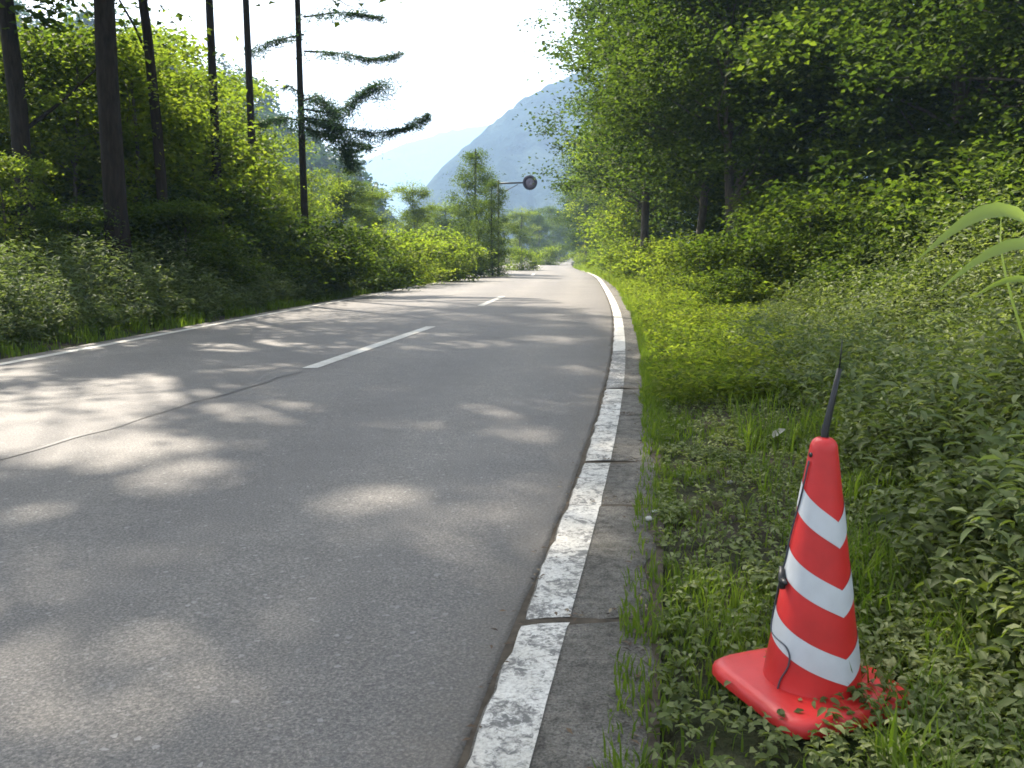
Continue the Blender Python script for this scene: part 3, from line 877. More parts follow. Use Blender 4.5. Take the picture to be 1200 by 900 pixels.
for px, d, yt, k in ((505, 95, 240, 0), (545, 105, 243, 3), (610, 100, 236, 2), (630, 125, 240, 0), (648, 150, 236, 3), (622, 140, 238, 1), (662, 170, 238, 1), (590, 120, 240, 0), (640, 200, 240, 0)):
    lab = {610: 'far tree directly below the round sign', 630: 'far tree low behind the road just right of the round sign', 648: 'far tree where the road runs into the right forest'}.get(px)
    tree_at('T', k, px, d, yt, lab or 'far tree half hidden beyond the end of the road', (12, 13, 9, 11, 13, 10)[k], 1.1, group=None if lab else 'far trees beyond the end of the road')

# right side forest
GR = 'trees of the forest along the right roadside'
RT = [(5.4, 62, 2, 1.25), (5.2, 50, 0, 1.0), (4.1, 39, 2, 1.25), (5.5, 78, 1, .95), (7.2, 96, 3, 1.0), (9.8, 120, 0, 1.0), (13.5, 150, 1, 1.0), (19, 185, 0, 1.0), (25, 215, 1, 1.2), (21, 235, 0, 1.2),
      (3.8, 32.5, 4, 1.05), (4.5, 27, 4, .9), (4.4, 21.8, 4, .85), (5.0, 24.6, 4, .95), (7.4, 16.5, 3, 0.95), (9.5, 19, 1, 1.1), (8.7, 12.5, 1, 0.85), (8.5, 29, 1, 1.1), (11.5, 24, 1, 1.2), (12, 15, 1, 1.1), (11, 34, 0, 1.2),
      (8.5, 42, 1, 1.2), (9, 55, 1, 1.2), (10, 70, 0, 1.2), (14, 46, 1, 1.3), (16, 28, 1, 1.3), (15, 19, 1, 1.3), (13.5, 11, 1, 1.1), (18, 38, 0, 1.3), (20, 22, 1, 1.3), (14, 85, 1, 1.2), (24, 30, 1, 1.4), (9.2, 8.2, 0, .9)]
LAB_T = {0: 'tree overhanging the right roadside where the road narrows', 1: 'roadside tree with low leaves just behind the far end of the sunlit grass', 2: 'tree whose outer leaves stand against the blue mountain',
         3: 'roadside tree just behind the one overhanging the narrow part of the road', 10: 'tree whose high crown spreads toward the sky above the road', 11: 'tree with a bare dark trunk left of the dark hollow in the right forest',
         12: 'dark crowned tree behind the big bushes of the right bank', 13: 'tree whose trunk stands inside the dark hollow of the right forest', 14: 'tree above the tall bushes near the right edge of the view',
         15: 'tree top showing behind the tree above the tall bushes', 17: 'shaded tree glimpsed between the two dark crowned trees of the right forest', 21: 'tree deep inside the dark hollow of the right forest'}
for i, (x, y, k, s) in enumerate(RT):
    if i in (6, 7, 9, 26, 27, 29, 31): continue              # wholly hidden
    x += 1.0 if x < 6 else 0.5
    put('T', k, x, y, s, LAB_T.get(i, 'tree mostly hidden in the depth of the right forest'), 'forest_tree', 'tree', None if i in LAB_T else GR)
for x, y, k, s, lab in ((9.4, 36, 1, 1.1, 'dark tree closing the back of the hollow in the right forest'), (8.2, 31, 3, .8, 'low tree behind the bare trunks of the right forest')):
    put('T', k, x, y, s, lab, 'forest_tree', 'tree')
# bushes in front of the right forest
GQ = 'bushes along the foot of the right forest'
RB = [(4.6, 9.6, 2, .5), (5.4, 8.6, 2, .62), (4.4, 12.0, 2, .5), (5.0, 11.6, 0, .75), (4.9, 7.4, 2, .5), (4.5, 12.6, 1, .5), (3.9, 15.5, 0, .55), (5.3, 9.3, 0, .6), (4.7, 10.8, 3, .42), (3.7, 18.5, 1, .5), (3.9, 21.8, 1, .6), (5.0, 15.0, 3, 1.0), (5.6, 13.0, 3, 0.95), (5.9, 11.0, 3, 1.0), (4.6, 17.0, 3, .95), (6.6, 9.6, 2, 1.0), (6.4, 12.6, 3, 1.2), (5.3, 18.6, 3, 1.1), (7.2, 11.2, 2, 1.2), (4.3, 20.5, 0, .9), (4.5, 23.5, 1, 1.0), (4.8, 27, 1, 1.1), (4.5, 31, 1, 1.0),
      (4.9, 35, 1, 1.2), (5.2, 40, 1, 1.1), (5.5, 46, 0, 1.2), (6.0, 53, 1, 1.3), (6.6, 62, 0, 1.3), (6.3, 72, 1, 1.2), (7.2, 86, 1, 1.2), (8.6, 104, 1, 1.3), (7.0, 15, 2, 1.4), (7.8, 13.5, 2, 1.5), (6.5, 18, 3, 1.5), (7.3, 29, 2, 1.7), (8.6, 39, 2, 2.0), (7.5, 9.8, 2, 1.3), (7.9, 25, 2, 1.3), (8.4, 10.6, 3, 1.6)]
LAB_B = {(4.6, 9.6): 'knee high dark bush just left of the lower reed blade', (5.4, 8.6): 'dark bush directly behind the reed blades', (4.4, 12.0): 'dark bush straight above the tip of the antenna rod',
         (5.0, 11.6): 'leafy bush between the antenna rod and the reed blades', (3.9, 15.5): 'low bush at the right end of the sunlit grass strip', (3.7, 18.5): 'small light bush at the back of the sunlit grass strip',
         (3.9, 21.8): 'small bush just behind the light one at the back of the sunlit grass', (5.0, 15.0): 'large bush in the middle of the right bank, left of the antenna rod',
         (5.6, 13.0): 'large bush of the right bank, behind the one between rod and reed', (5.9, 11.0): 'largest bush of the right bank, rising just above the reed blades', (4.6, 17.0): 'bush at the left end of the right bank, left of the large bush',
         (6.4, 12.6): 'tall bush behind the largest one above the reed blades', (5.3, 18.6): 'bush top peeping over the bush at the left end of the right bank', (7.2, 11.2): 'dark bush top at the right edge of the view above the reed blades',
         (4.3, 20.5): 'bush at the foot of the thin bare trunks of the right forest', (4.5, 23.5): 'light bush left of the thin bare trunks', (7.0, 15): 'tall bush in the second row, above the bush between rod and reed',
         (7.8, 13.5): 'highest bush, reaching up to the upper right corner', (6.5, 18): 'tall bush behind the large bush left of the antenna rod', (7.5, 9.8): 'dark bush highest behind the reed blades at the right edge'}
for x, y, k, s in RB:
    lab = LAB_B.get((x, y))
    if lab: put('B', k, x, y, s, lab, 'bush', 'bush')
    elif y > 26 and x < 10 and k != 2: put('B', k, x, y, s, 'small sunlit bush in the row along the far right roadside', 'bush', 'bush', 'sunlit bushes along the far right roadside')
    else: put('B', k, x, y, s, 'bush packed among the others at the foot of the right forest', 'bush', 'bush', GQ)

# ------------------------------------------------------------------ ground cover: herbs, grass, roadside weeds
def scatter(rng, n, y0, y1, x0f, x1f, power=1.0):
    u = rng.random(n) ** power
    y = y0 + (y1 - y0) * u
    a, b = x0f(y), x1f(y)
    return a + (b - a) * rng.random(n), y

def herbs(name, seed, n, y0, y1, x0f, x1f, hgt, per, leaf, mat, power, bare=None, tone=.5, hvar=.5, detail=True):
    rng = np.random.default_rng(seed)
    x, y = scatter(rng, n, y0, y1, x0f, x1f, power)
    if bare is not None:
        k = rng.random(n) > bare(x, y)
        x, y = x[k], y[k]
    n = len(x)
    z = terrain_h(x, y)
    patchy = fbm(x * 0.9, y * 0.9, seed, 3)
    h = hgt(x, y) * (1 - hvar / 2 + hvar * rng.random(n)) * (0.55 + 0.9 * patchy)
    idx = np.repeat(np.arange(n), per)
    f = rng.random(len(idx)) ** 0.6
    ang = rng.uniform(0, 2 * PI, len(idx))
    lean = rng.normal(size=(n, 2)) * 0.22
    rr = 0.35 * h[idx] * rng.random(len(idx)) * (1.15 - f) + leaf[0] * .45
    P = np.stack([x[idx] + np.cos(ang) * rr + lean[idx, 0] * h[idx] * f, y[idx] + np.sin(ang) * rr + lean[idx, 1] * h[idx] * f, z[idx] + h[idx] * f * 0.97 + 0.008], -1)
    od = np.stack([np.cos(ang), np.sin(ang), np.full(len(idx), .15)], -1)
    V, Fc, t = leaves(P, rng, leaf[0], leaf[1], up=0.8, droop=0.1, out_dir=od * 1.2, tone=tone + (patchy[idx] - .5) * .5 + rng.normal(size=n)[idx] * .1, detail=detail, tone_sd=.26)
    return link(name, new_mesh(name, V, Fc, tone=t, mats=[M[mat]]), kind='stuff')

def blades(name, seed, n, y0, y1, x0f, x1f, hgt, w, mat, power, bare=None, tone=.5):
    rng = np.random.default_rng(seed)
    x, y = scatter(rng, n, y0, y1, x0f, x1f, power)
    tuft = fbm(x * 3.1, y * 3.1, seed, 2)
    k = rng.random(n) < np.clip((tuft - .28) * 3, 0.08, 1)
    if bare is not None: k &= rng.random(n) > bare(x, y)
    x, y, tuft = x[k], y[k], tuft[k]
    n = len(x); z = np.where((x > XR(y)) & (x < XR(y) + SLAB_W + .02), 0.0, terrain_h(x, y) - 0.01)
    h = hgt(x, y) * rng.uniform(.5, 1.3, n) * (0.5 + tuft)
    a = rng.uniform(0, 2 * PI, n); b = rng.uniform(.15, .75, n) * h
    d = np.stack([np.cos(a), np.sin(a)], -1); s = np.stack([-np.sin(a), np.cos(a)], -1)
    ww = w * rng.uniform(.6, 1.3, n)
    p0 = np.stack([x, y, z], -1)
    def pt(f, zf, side): return np.stack([x + d[:, 0] * b * f + s[:, 0] * ww * side, y + d[:, 1] * b * f + s[:, 1] * ww * side, z + h * zf], -1)
    V = np.stack([pt(0, 0, -.5), pt(0, 0, .5), pt(.3, .6, .45), pt(.3, .6, -.45), pt(1, .95, 0)], 1).reshape(-1, 3)
    i = np.arange(n) * 5
    Q = np.stack([i, i + 1, i + 2, i + 3], -1); T = np.stack([i + 3, i + 2, i + 4], -1)
    t = np.clip(tone + (tuft - .5) * .5 + rng.normal(size=n) * .18, 0, 1)
    return link(name, new_mesh(name, V, [Q, T], tone=np.concatenate([t, t]), mats=[M[mat]]), kind='stuff')

VR = lambda y: XR(y) + SLAB_W + 0.012
DIRT = [(*ground(885, 600), .28, .5), (*ground(1025, 640), .2, .16), (*ground(880, 480), .3, .8), (*ground(770, 560), .08, .2), (*ground(850, 640), .3, .3), (*ground(920, 540), .2, .3)]
def bare(x, y):
    m = np.zeros_like(x)
    for cx_, cy_, a, b in DIRT:
        q = ((x - cx_) / a) ** 2 + ((y - cy_) / b) ** 2
        m = np.maximum(m, np.clip(2.2 - q, 0, 1) * .8)
    return m
g1 = blades('verge_grass', 201, 110000, 0.8, 16, lambda y: VR(y) - .09, lambda y: VR(y) + 2.3, lambda x, y: 0.07 + 0.06 * np.clip((y - 5) / 8, 0, 1) + 0.0 * x, 0.006, 'grass', 1.5, bare)
g0 = blades('gutter_grass', 205, 26000, 0.8, 24, lambda y: VR(y) - .11, lambda y: VR(y) + .08, lambda x, y: 0.05 + .003 * y, 0.006, 'grass', 1.4, lambda x, y: np.clip(1.2 - 3.2 * (fbm(y * 1.3, x * 2.0, 61, 3) - .36) + 4 * (VR(y) - .02 - x), 0, 1), tone=.55)
g0['label'] = 'grass tufts creeping over the outer edge of the gutter slabs'
g1['label'] = 'short grass growing on the verge right of the gutter'
g2 = blades('verge_grass', 202, 60000, 8, 75, lambda y: VR(y) - .02 - .5 * np.clip((y - 30) / 30, 0, 1), lambda y: VR(y) + 3.0 + .02 * y, lambda x, y: 0.17 + 0.16 * np.clip((y - 10) / 20, 0, 1), 0.012, 'grass', 1.3, tone=.75)
g2['label'] = 'bright sunlit grass along the right road edge'
edge_bare = lambda x, y: np.maximum(bare(x, y), np.clip(1.15 - (x - VR(y)) / .95 - .9 * (fbm(x * 1.6, y * 1.6, 91, 2) > .55), 0, .85))
g4 = blades('verge_grass', 204, 60000, 1.2, 12, lambda y: VR(y) + .5, lambda y: .7 * y + 1.5, lambda x, y: 0.17 + .05 * vnoise(x, y, 8), 0.007, 'grass', 1.2, bare, tone=.5)
g4['label'] = 'taller grass blades scattered through the low herbs'
h1 = herbs('low_herbs', 211, 34000, 1.0, 7.5, lambda y: VR(y) + .02, lambda y: 0.75 * y + 1.3, lambda x, y: 0.05 + 0.09 * np.clip((x - VR(y) - .3) / 1.4, 0, 2.0), 7, (0.029, 0.0145), 'leaf_herb', 1.15, edge_bare)
h1['label'] = 'low leafy herbs covering the verge around the traffic cone'
h2 = herbs('low_herbs', 212, 11000, 6.5, 17, lambda y: VR(y) + .7 + .05 * (y - 6), lambda y: 0.62 * y + 1.5, lambda x, y: 0.12 + 0.13 * np.clip((x - VR(y) - .4) / 1.6, 0, 2.2), 8, (0.052, 0.028), 'leaf_herb', 1.2, None, detail=False)
h2['label'] = 'leafy herbs on the verge in front of the right bushes'
h3 = herbs('tall_herbs', 213, 9500, 1.8, 12, lambda y: VR(y) + .75 + .05 * y, lambda y: 0.75 * y + 2.0, lambda x, y: (0.16 + 0.55 * np.clip((x - VR(y) - .8 - .04 * y) / 1.1, 0, 1.3)) * (.45 + 1.25 * vnoise(x * 1.7, y * 1.7, 88)) * (.35 + 1.3 * fbm(x * .7, y * .5, 66, 2)), 16, (0.05, 0.024), 'leaf_herb', 1.1, None)
h3['label'] = 'knee high leafy plants at the right of the verge'
h5 = herbs('stalked_weeds', 215, 620, 2.2, 11, lambda y: VR(y) + 1.0, lambda y: .7 * y + 1.6, lambda x, y: .42 + .2 * vnoise(x, y, 3), 30, (0.075, 0.022), 'leaf_weed', 1.2, None, tone=.6)
h5['label'] = 'taller pale stalked weeds among the herbs of the verge'
h6 = herbs('low_herbs', 216, 9000, 6.5, 30, lambda y: VR(y) + .02, lambda y: VR(y) + 2.6, lambda x, y: .16 + .008 * y, 8, (0.055, 0.027), 'leaf_light', 1.3, None, tone=.55, detail=False)
h6['label'] = 'yellow green herbs growing through the sunlit grass strip'
h4 = herbs('low_herbs', 214, 5000, 15, 60, lambda y: VR(y) + .9, lambda y: VR(y) + 4.0, lambda x, y: 0.3 + 0.25 * np.clip((x - VR(y) - 1) / 2, 0, 1.5), 9, (0.11, 0.06), 'leaf_light', 1.5, None, detail=False)
h4['label'] = 'bright herbs below the right forest further along'

w1 = herbs('roadside_weeds', 221, 5200, 6, 34, lambda y: XL(y) - 1.2 - .10 * y, lambda y: XL(y) - 0.7, lambda x, y: 0.35 + 0.85 * np.clip((XL(y) - x - .7) / 1.3, 0, 1), 20, (0.10, 0.034), 'leaf_weed', 1.0, None, tone=.5, detail=False)
w1['label'] = 'waist high grey green weeds along the left road edge'
w2 = herbs('roadside_weeds', 222, 3000, 30, 90, lambda y: XL(y) - 4.0, lambda y: XL(y) - 0.6, lambda x, y: 0.5 + 0.7 * np.clip((XL(y) - x - .7) / 1.5, 0, 1), 14, (0.17, 0.07), 'leaf_light', 1.2, None, tone=.55, detail=False)
w2['label'] = 'light green weeds along the far left road edge'
g3 = blades('roadside_grass', 223, 30000, 5, 60, lambda y: XL(y) - 1.5, lambda y: XL(y) - .12, lambda x, y: 0.10 + .22 * np.clip((XL(y) - x - .2) / .8, 0, 1), 0.011, 'grass', 1.3, tone=.4)
g3['label'] = 'grass strip between the left edge line and the weeds'
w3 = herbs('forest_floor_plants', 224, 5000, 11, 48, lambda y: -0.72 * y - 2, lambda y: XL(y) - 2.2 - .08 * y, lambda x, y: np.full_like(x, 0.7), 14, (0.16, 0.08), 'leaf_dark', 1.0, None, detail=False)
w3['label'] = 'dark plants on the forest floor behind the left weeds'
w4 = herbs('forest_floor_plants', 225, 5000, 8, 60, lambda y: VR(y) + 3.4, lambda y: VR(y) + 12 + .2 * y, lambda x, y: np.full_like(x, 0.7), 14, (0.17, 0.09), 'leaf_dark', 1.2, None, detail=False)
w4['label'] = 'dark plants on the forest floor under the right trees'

# ------------------------------------------------------------------ big lit grass blades reaching in from the right
def blade_part(parent, pts, w, mat, up=(0, 0, 1)):
    pts = np.array([np.array(p) for p in pts]); n = 15
    s = np.linspace(0, 1, n); sk = np.linspace(0, 1, len(pts))
    # smooth polyline
    co = np.stack([np.interp(s, sk, pts[:, k]) for k in range(3)], -1)
    for _ in range(4):
        co[1:-1] = co[1:-1] * .5 + (co[:-2] + co[2:]) * .25
    tan = np.gradient(co, axis=0); tan /= np.linalg.norm(tan, axis=1)[:, None]
    sd = np.cross(tan, np.array(up)); sd /= np.linalg.norm(sd, axis=1)[:, None] + 1e-9
    nr = np.cross(sd, tan)
    ww = w * np.clip(np.minimum(0.45 + 1.6 * s, 1) * np.minimum((1 - s) * 2.2, 1), 0.02, 1)
    V = np.stack([co + sd * ww[:, None] + nr * ww[:, None] * .35, co, co - sd * ww[:, None] + nr * ww[:, None] * .35], 1).reshape(-1, 3)
    i = np.arange(n - 1) * 3
    Q = np.concatenate([np.stack([i, i + 1, i + 4, i + 3], -1), np.stack([i + 1, i + 2, i + 5, i + 4], -1)])
    return link('leaf', new_mesh('leaf', V, Q, tone=np.full(len(Q), .85), mats=[mat], smooth=True), parent)
_cx, _cy = 1.62, 2.35
clump = thing('reed_grass', 'tall reed grass with wide sunlit blades arching in at the right edge', 'grass plant', (_cx, _cy, gz(_cx, _cy)))
rel = lambda *pp: [at(px, py, d) - Vector(clump.location) for px, py, d in pp]
foot = lambda: np.array([prng.uniform(-.05, .05), prng.uniform(-.05, .05), 0.0])
M['reed'] = leaf_mat('reed_blade', (0.14, 0.20, 0.04), (0.20, 0.27, 0.06), (0.27, 0.34, 0.09), trans=0.5, gloss=0.3)
blade_part(clump, [foot()] + rel((1285, 480, 2.3), (1250, 300, 2.25), (1180, 226, 2.1), (1122, 262, 2.0), (1073, 306, 1.95)), 0.026, M['reed'], up=(.5, -.6, .5))
blade_part(clump, [foot()] + rel((1320, 520, 2.3), (1290, 350, 2.2), (1220, 266, 2.05), (1150, 296, 1.95), (1096, 344, 1.9)), 0.022, M['reed'], up=(.5, -.6, .5))
blade_part(clump, [foot()] + rel((1240, 500, 2.4), (1190, 380, 2.4), (1166, 282, 2.4), (1178, 226, 2.42)), 0.016, M['reed'], up=(1, -.4, .1))
blade_part(clump, [foot()] + rel((1280, 460, 2.4), (1240, 340, 2.35), (1185, 318, 2.3), (1135, 352, 2.25)), 0.016, M['reed'], up=(.5, -.6, .5))
blade_part(clump, [foot()] + rel((1300, 420, 2.5), (1310, 260, 2.6), (1350, 180, 2.7)), 0.016, M['reed'], up=(.5, -.6, .5))

# ------------------------------------------------------------------ the traffic cone, its rod and its cable
CONE_D = 2.16
cone_top = at(966, 512, CONE_D)
cone_base_z = gz(cone_top.x, CONE_D) + 0.03
cone_h = cone_top.z - cone_base_z
cone = thing('traffic_cone', 'red traffic cone with three white reflective bands on the grass verge', 'traffic cone', (cone_top.x, CONE_D, cone_base_z))
M['cone_red'] = plain_mat('cone_red', (0.53, 0.02, 0.018), 0.45, 0.22, 7, 0.12)
M['band_white'] = plain_mat('reflective_white', (0.50, 0.515, 0.53), 0.4, 0.12, 11, 0.06)
M['black'] = plain_mat('black_plastic', (0.012, 0.012, 0.013), 0.45, 0.2, 20)
M['cable'] = plain_mat('dark_cable', (0.05, 0.055, 0.07), 0.5, 0.2, 20)
z_t = cone_h - 0.03
def cone_r(z):  # radius of the body at height z
    return 0.034 + (z_t - z) * 0.146
b = MB()
prof = [(cone_r(0.02) + .004, 0.02)] + [(cone_r(z), z) for z in np.linspace(0.04, z_t, 24)]
prof += [(0.0325, z_t + 0.010), (0.028, z_t + 0.020), (0.020, z_t + 0.027), (0.011, z_t + 0.030), (0.0105, z_t + 0.012)]
b.lathe(prof, 56)
link('body', b.mesh('body', [M['cone_red']], smooth=True), cone)
b = MB()
bw = 0.20
ring = []
for z, r in ((0.0, bw), (0.022, bw), (0.034, bw - .012), (0.036, bw - .03)):
    pts = []
    for k in range(48):
        a = (k + .5) / 48 * 2 * PI
        c, s = math.cos(a), math.sin(a)
        e = (abs(c) ** 7 + abs(s) ** 7) ** (-1 / 7)
        pts.append((c * e * r, s * e * r, z))
    ring.append(pts)
pts = [(math.cos((k + .5) / 48 * 2 * PI) * (cone_r(0.036) - .004), math.sin((k + .5) / 48 * 2 * PI) * (cone_r(0.036) - .004), 0.038) for k in range(48)]
ring.append(pts)
R_ = np.array(ring); m_, n_ = R_.shape[:2]
i = np.arange(m_ - 1)[:, None] * n_; j = np.arange(n_)[None, :]; j2 = (j + 1) % n_
b.add(R_.reshape(-1, 3), np.stack([i + j, i + j2, i + n_ + j2, i + n_ + j], -1).reshape(-1, 4))
bp = link('base', b.mesh('base', [M['cone_red']], smooth=False), cone)
bp.rotation_euler = (0, 0, 0.35)
TH0 = -PI / 2 + rad(25)                                   # the bands dip to a point here
def cone_z(py_, side=0):  # height on the body of a photo row (front surface at the dip)
    lo, hi = 0.0, cone_h
    for _ in range(40):
        z = (lo + hi) / 2; r = cone_r(z)
        p = np.array([cone_top.x + math.cos(TH0) * r, CONE_D + math.sin(TH0) * r, cone_base_z + z])
        cp, sp_ = math.cos(PITCH), math.sin(PITCH)
        dz = p[2] - CAM_H
        fwd = p[1] * cp - dz * sp_; upv = p[1] * sp_ + dz * cp
        yy_ = CY - F_PX * upv / fwd
        if yy_ > py_: lo = z
        else: hi = z
    return (lo + hi) / 2
for (t_py, b_py) in ((612, 643), (692, 724), (773, 804)):
    zt, zb = cone_z(t_py), cone_z(b_py)
    b = MB(); n = 96; V = []
    for k in range(n):
        th = TH0 + (k / n) * 2 * PI
        dth = min(k / n, 1 - k / n) * 2
        rise = (0.17 if k < n / 2 else 0.125) * dth ** (1.0 if k < n / 2 else 0.92)
        for f in (0, .34, .67, 1.0):
            z = zb + (zt - zb) * f + rise
            r = cone_r(z) + 0.0016
            V.append((math.cos(th) * r, math.sin(th) * r, z))
    k = np.arange(n)[:, None] * 4; k2 = ((np.arange(n) + 1) % n)[:, None] * 4; f = np.arange(3)[None, :]
    b.add(np.array(V), np.stack([k + f, k2 + f, k2 + f + 1, k + f + 1], -1).reshape(-1, 4))
    link('reflective_band', b.mesh('reflective_band', [M['band_white']], smooth=True), cone)
def on_cone(px, py, lift=0.004):
    """the point of the cone's side seen at a photo pixel, in cone coordinates"""
    best = None
    for z in np.linspace(0.02, z_t, 240):
        for th in np.linspace(-PI, 0, 140):
            pass
        break
    o = np.array([0, 0, CAM_H]); d = np.array(at(px, py, 1.0)) - o
    lo = None
    for t in np.linspace(CONE_D - .3, CONE_D + .1, 2400):
        p = o + d * t - np.array([cone_top.x, CONE_D, cone_base_z])
        r = math.hypot(p[0], p[1])
        e = r - (cone_r(p[2]) + lift)
        if best is None or e < best[0]: best = (e, p)
        if e <= 0: return p
    p = best[1]; r = math.hypot(p[0], p[1]); k = (cone_r(p[2]) + lift) / r
    return np.array([p[0] * k, p[1] * k, p[2]])
# small dark hole near the cone's tip
hp = on_cone(950, 533, 0.001)
b = MB(); hn = np.array([hp[0], hp[1], 0.005]); hn /= np.linalg.norm(hn)
b.tube([hp - hn * .004, hp + hn * .002], [0.006, 0.006], 14)
link('hole', b.mesh('hole', [M['black']]), cone)
# rod standing in the cone's top
rod = thing('antenna_rod', 'thin black rod sticking up out of the top of the traffic cone', 'rod', (cone_top.x, CONE_D, cone_base_z + cone_h - .12))
r0 = np.array([0, 0, 0.0]); ro = np.array(rod.location)
r1 = np.array(at(967, 505, CONE_D)) - ro; r2 = np.array(at(984, 432, CONE_D + .02)) - ro; r3 = np.array(at(987, 398, CONE_D + .03)) - ro
b = MB(); b.tube([r0, r1, r1 * .5 + r2 * .5, r2], [0.0095, 0.0095, 0.0075, 0.006], 14)
link('sleeve', b.mesh('sleeve', [M['black']], smooth=True), rod)
b = MB(); b.tube([r2 * .95 + r1 * .05, r2 * .4 + r3 * .6, r3], [0.0024, 0.0018, 0.0012], 8)
link('whip', b.mesh('whip', [M['black']], smooth=True), rod)
# cable looped over the cone with a small clip
cab = thing('cable', 'thin dark cable hanging down the front of the traffic cone with a black clip', 'cable', (cone_top.x, CONE_D, cone_base_z))
cps = [on_cone(px, py) for px, py in ((948, 540), (938, 585), (926, 628), (921, 655), (913, 676), (908, 700), (903, 724), (903, 740), (912, 750), (921, 757), (926, 768), (924, 782), (914, 796), (910, 812), (909, 835))]
cp_ = np.array(cps)
s = np.linspace(0, 1, 90); sk = np.linspace(0, 1, len(cp_))
co = np.stack([np.interp(s, sk, cp_[:, k]) for k in range(3)], -1)
for _ in range(6): co[1:-1] = co[1:-1] * .5 + (co[:-2] + co[2:]) * .25
b = MB(); b.tube(co, 0.0022, 7)
link('wire', b.mesh('wire', [M['cable']], smooth=True), cab)
c0, c1 = on_cone(916, 664, .010), on_cone(917, 690, .012)
c2 = on_cone(921, 684, .018)
b = MB(); b.tube([c0, c0 * .5 + c1 * .5, c1], [0.006, 0.010, 0.007], 10); b.tube([c0 * .4 + c1 * .6, c2], [0.009, 0.005], 8)
link('clip', b.mesh('clip', [M['black']], smooth=True), cab)

# ------------------------------------------------------------------ the round sign on its overhanging arm
SGD = 45.0
sc_ = at(621, 214, SGD); ar = at(584, 215, SGD)
sign = thing('road_sign', 'round road sign on an arm reaching out over the road beside the twin stemmed tree', 'road sign', (ar.x, SGD, gz(ar.x, SGD)))
so = np.array(sign.location)
M['steel'] = plain_mat('galvanised_steel', (0.035, 0.033, 0.03), 0.6, 0.2, 8)
M['sign_rim'] = plain_mat('dark_sign_rim', (0.045, 0.035, 0.06), 0.5, 0.1, 10)
M['sign_face'] = plain_mat('sign_centre', (0.24, 0.21, 0.30), 0.5, 0.1, 10)
b = MB(); b.tube([(0, 0, 0), (0, 0, ar.z - so[2] + .15)], [0.057, 0.052], 12)
link('pole', b.mesh('pole', [M['steel']], smooth=True), sign)
b = MB(); b.tube([(0, 0, ar.z - so[2]), np.array(sc_) - so + (-.28, 0.03, 0)], [0.045, 0.04], 10)
b.tube([(0, 0, ar.z - so[2] - .55), np.array(at(607, 216, SGD)) - so + (0, 0.03, 0)], [0.02, 0.02], 8)
link('arm', b.mesh('arm', [M['steel']], smooth=True), sign)
def disc(name, r_in, r_out, y0, y1, mat):
    b = MB(); n = 40; c = np.array(sc_) - so; V = []
    for r, y in ((r_in, y0), (r_out, y0), (r_out, y1), (r_in, y1)):
        for k in range(n):
            a = k / n * 2 * PI; V.append((c[0] + math.cos(a) * r, c[1] + y, c[2] + math.sin(a) * r))
    i = np.arange(4)[:, None] * n; i2 = ((np.arange(4) + 1) % 4)[:, None] * n; j = np.arange(n)[None, :]; j2 = (j + 1) % n
    b.add(np.array(V), np.stack([i + j, i + j2, i2 + j2, i2 + j], -1).reshape(-1, 4))
    return link(name, b.mesh(name, [mat]), sign)
disc('rim', 0.21, 0.36, -0.03, 0.01, M['sign_rim'])
disc('face', 0.002, 0.215, -0.022, 0.0, M['sign_face'])

# ------------------------------------------------------------------ loose things on the verge
def pebble(px, py, r, label, mat, name='stone', cat='stone'):
    x, y = ground(px, py); rng = np.random.default_rng(int(px * 7 + py))
    b = MB(); n = 10; rows = 6; V = []
    for i in range(rows + 1):
        ph = i / rows * PI
        for k in range(n):
            th = k / n * 2 * PI
            q = 1 + rng.uniform(-.14, .14)
            V.append((math.cos(th) * math.sin(ph) * r * q, math.sin(th) * math.sin(ph) * r * .75 * q, -math.cos(ph) * r * .5 * q))
    i = np.arange(rows)[:, None] * n; j = np.arange(n)[None, :]; j2 = (j + 1) % n
    b.add(np.array(V), np.stack([i + j, i + j2, i + n + j2, i + n + j], -1).reshape(-1, 4))
    o = link(name, b.mesh(name, [mat], smooth=True), loc=(x, y, max(gz(x, y), 0.014 if x < float(VR(y)) else -1) + r * .3))
    return tag(o, label, cat)
M['pale_stone'] = plain_mat('pale_stone', (0.42, 0.41, 0.37), 0.85, 0.2, 40, 0.3)
M['grey_stone'] = plain_mat('grey_stone', (0.22, 0.21, 0.19), 0.9, 0.25, 40, 0.3)
pebble(760, 613, 0.020, 'pale pebble on the gutter concrete close to the grass', M['pale_stone'])
pebble(767, 604, 0.015, 'small pale pebble just behind the larger one at the grass edge', M['pale_stone'])
pebble(774, 616, 0.013, 'smallest of the three pale pebbles at the grass edge', M['pale_stone'])
pebble(855, 562, 0.018, 'pale stone lying in the short grass between gutter and cone', M['pale_stone'])
pebble(1012, 590, 0.02, 'pale stone just right of the upper white band of the cone', M['pale_stone'])
# pale dead leaf in the grass
lx, ly = ground(912, 523)
rng = np.random.default_rng(5)
V, Fc, t = leaves(np.array([[0, 0, 0.0]]), rng, 0.12, 0.05, out_dir=np.array([[1.5, .2, 0]]), detail=True)
M['dead_leaf'] = plain_mat('dead_leaf', (0.40, 0.37, 0.30), 0.8, 0.2, 30)
o = link('fallen_leaf', new_mesh('fallen_leaf', V, Fc, mats=[M['dead_leaf']]), loc=(lx, ly, gz(lx, ly) + .10))
tag(o, 'pale dry leaf lying on the grass behind the cone tip', 'leaf')

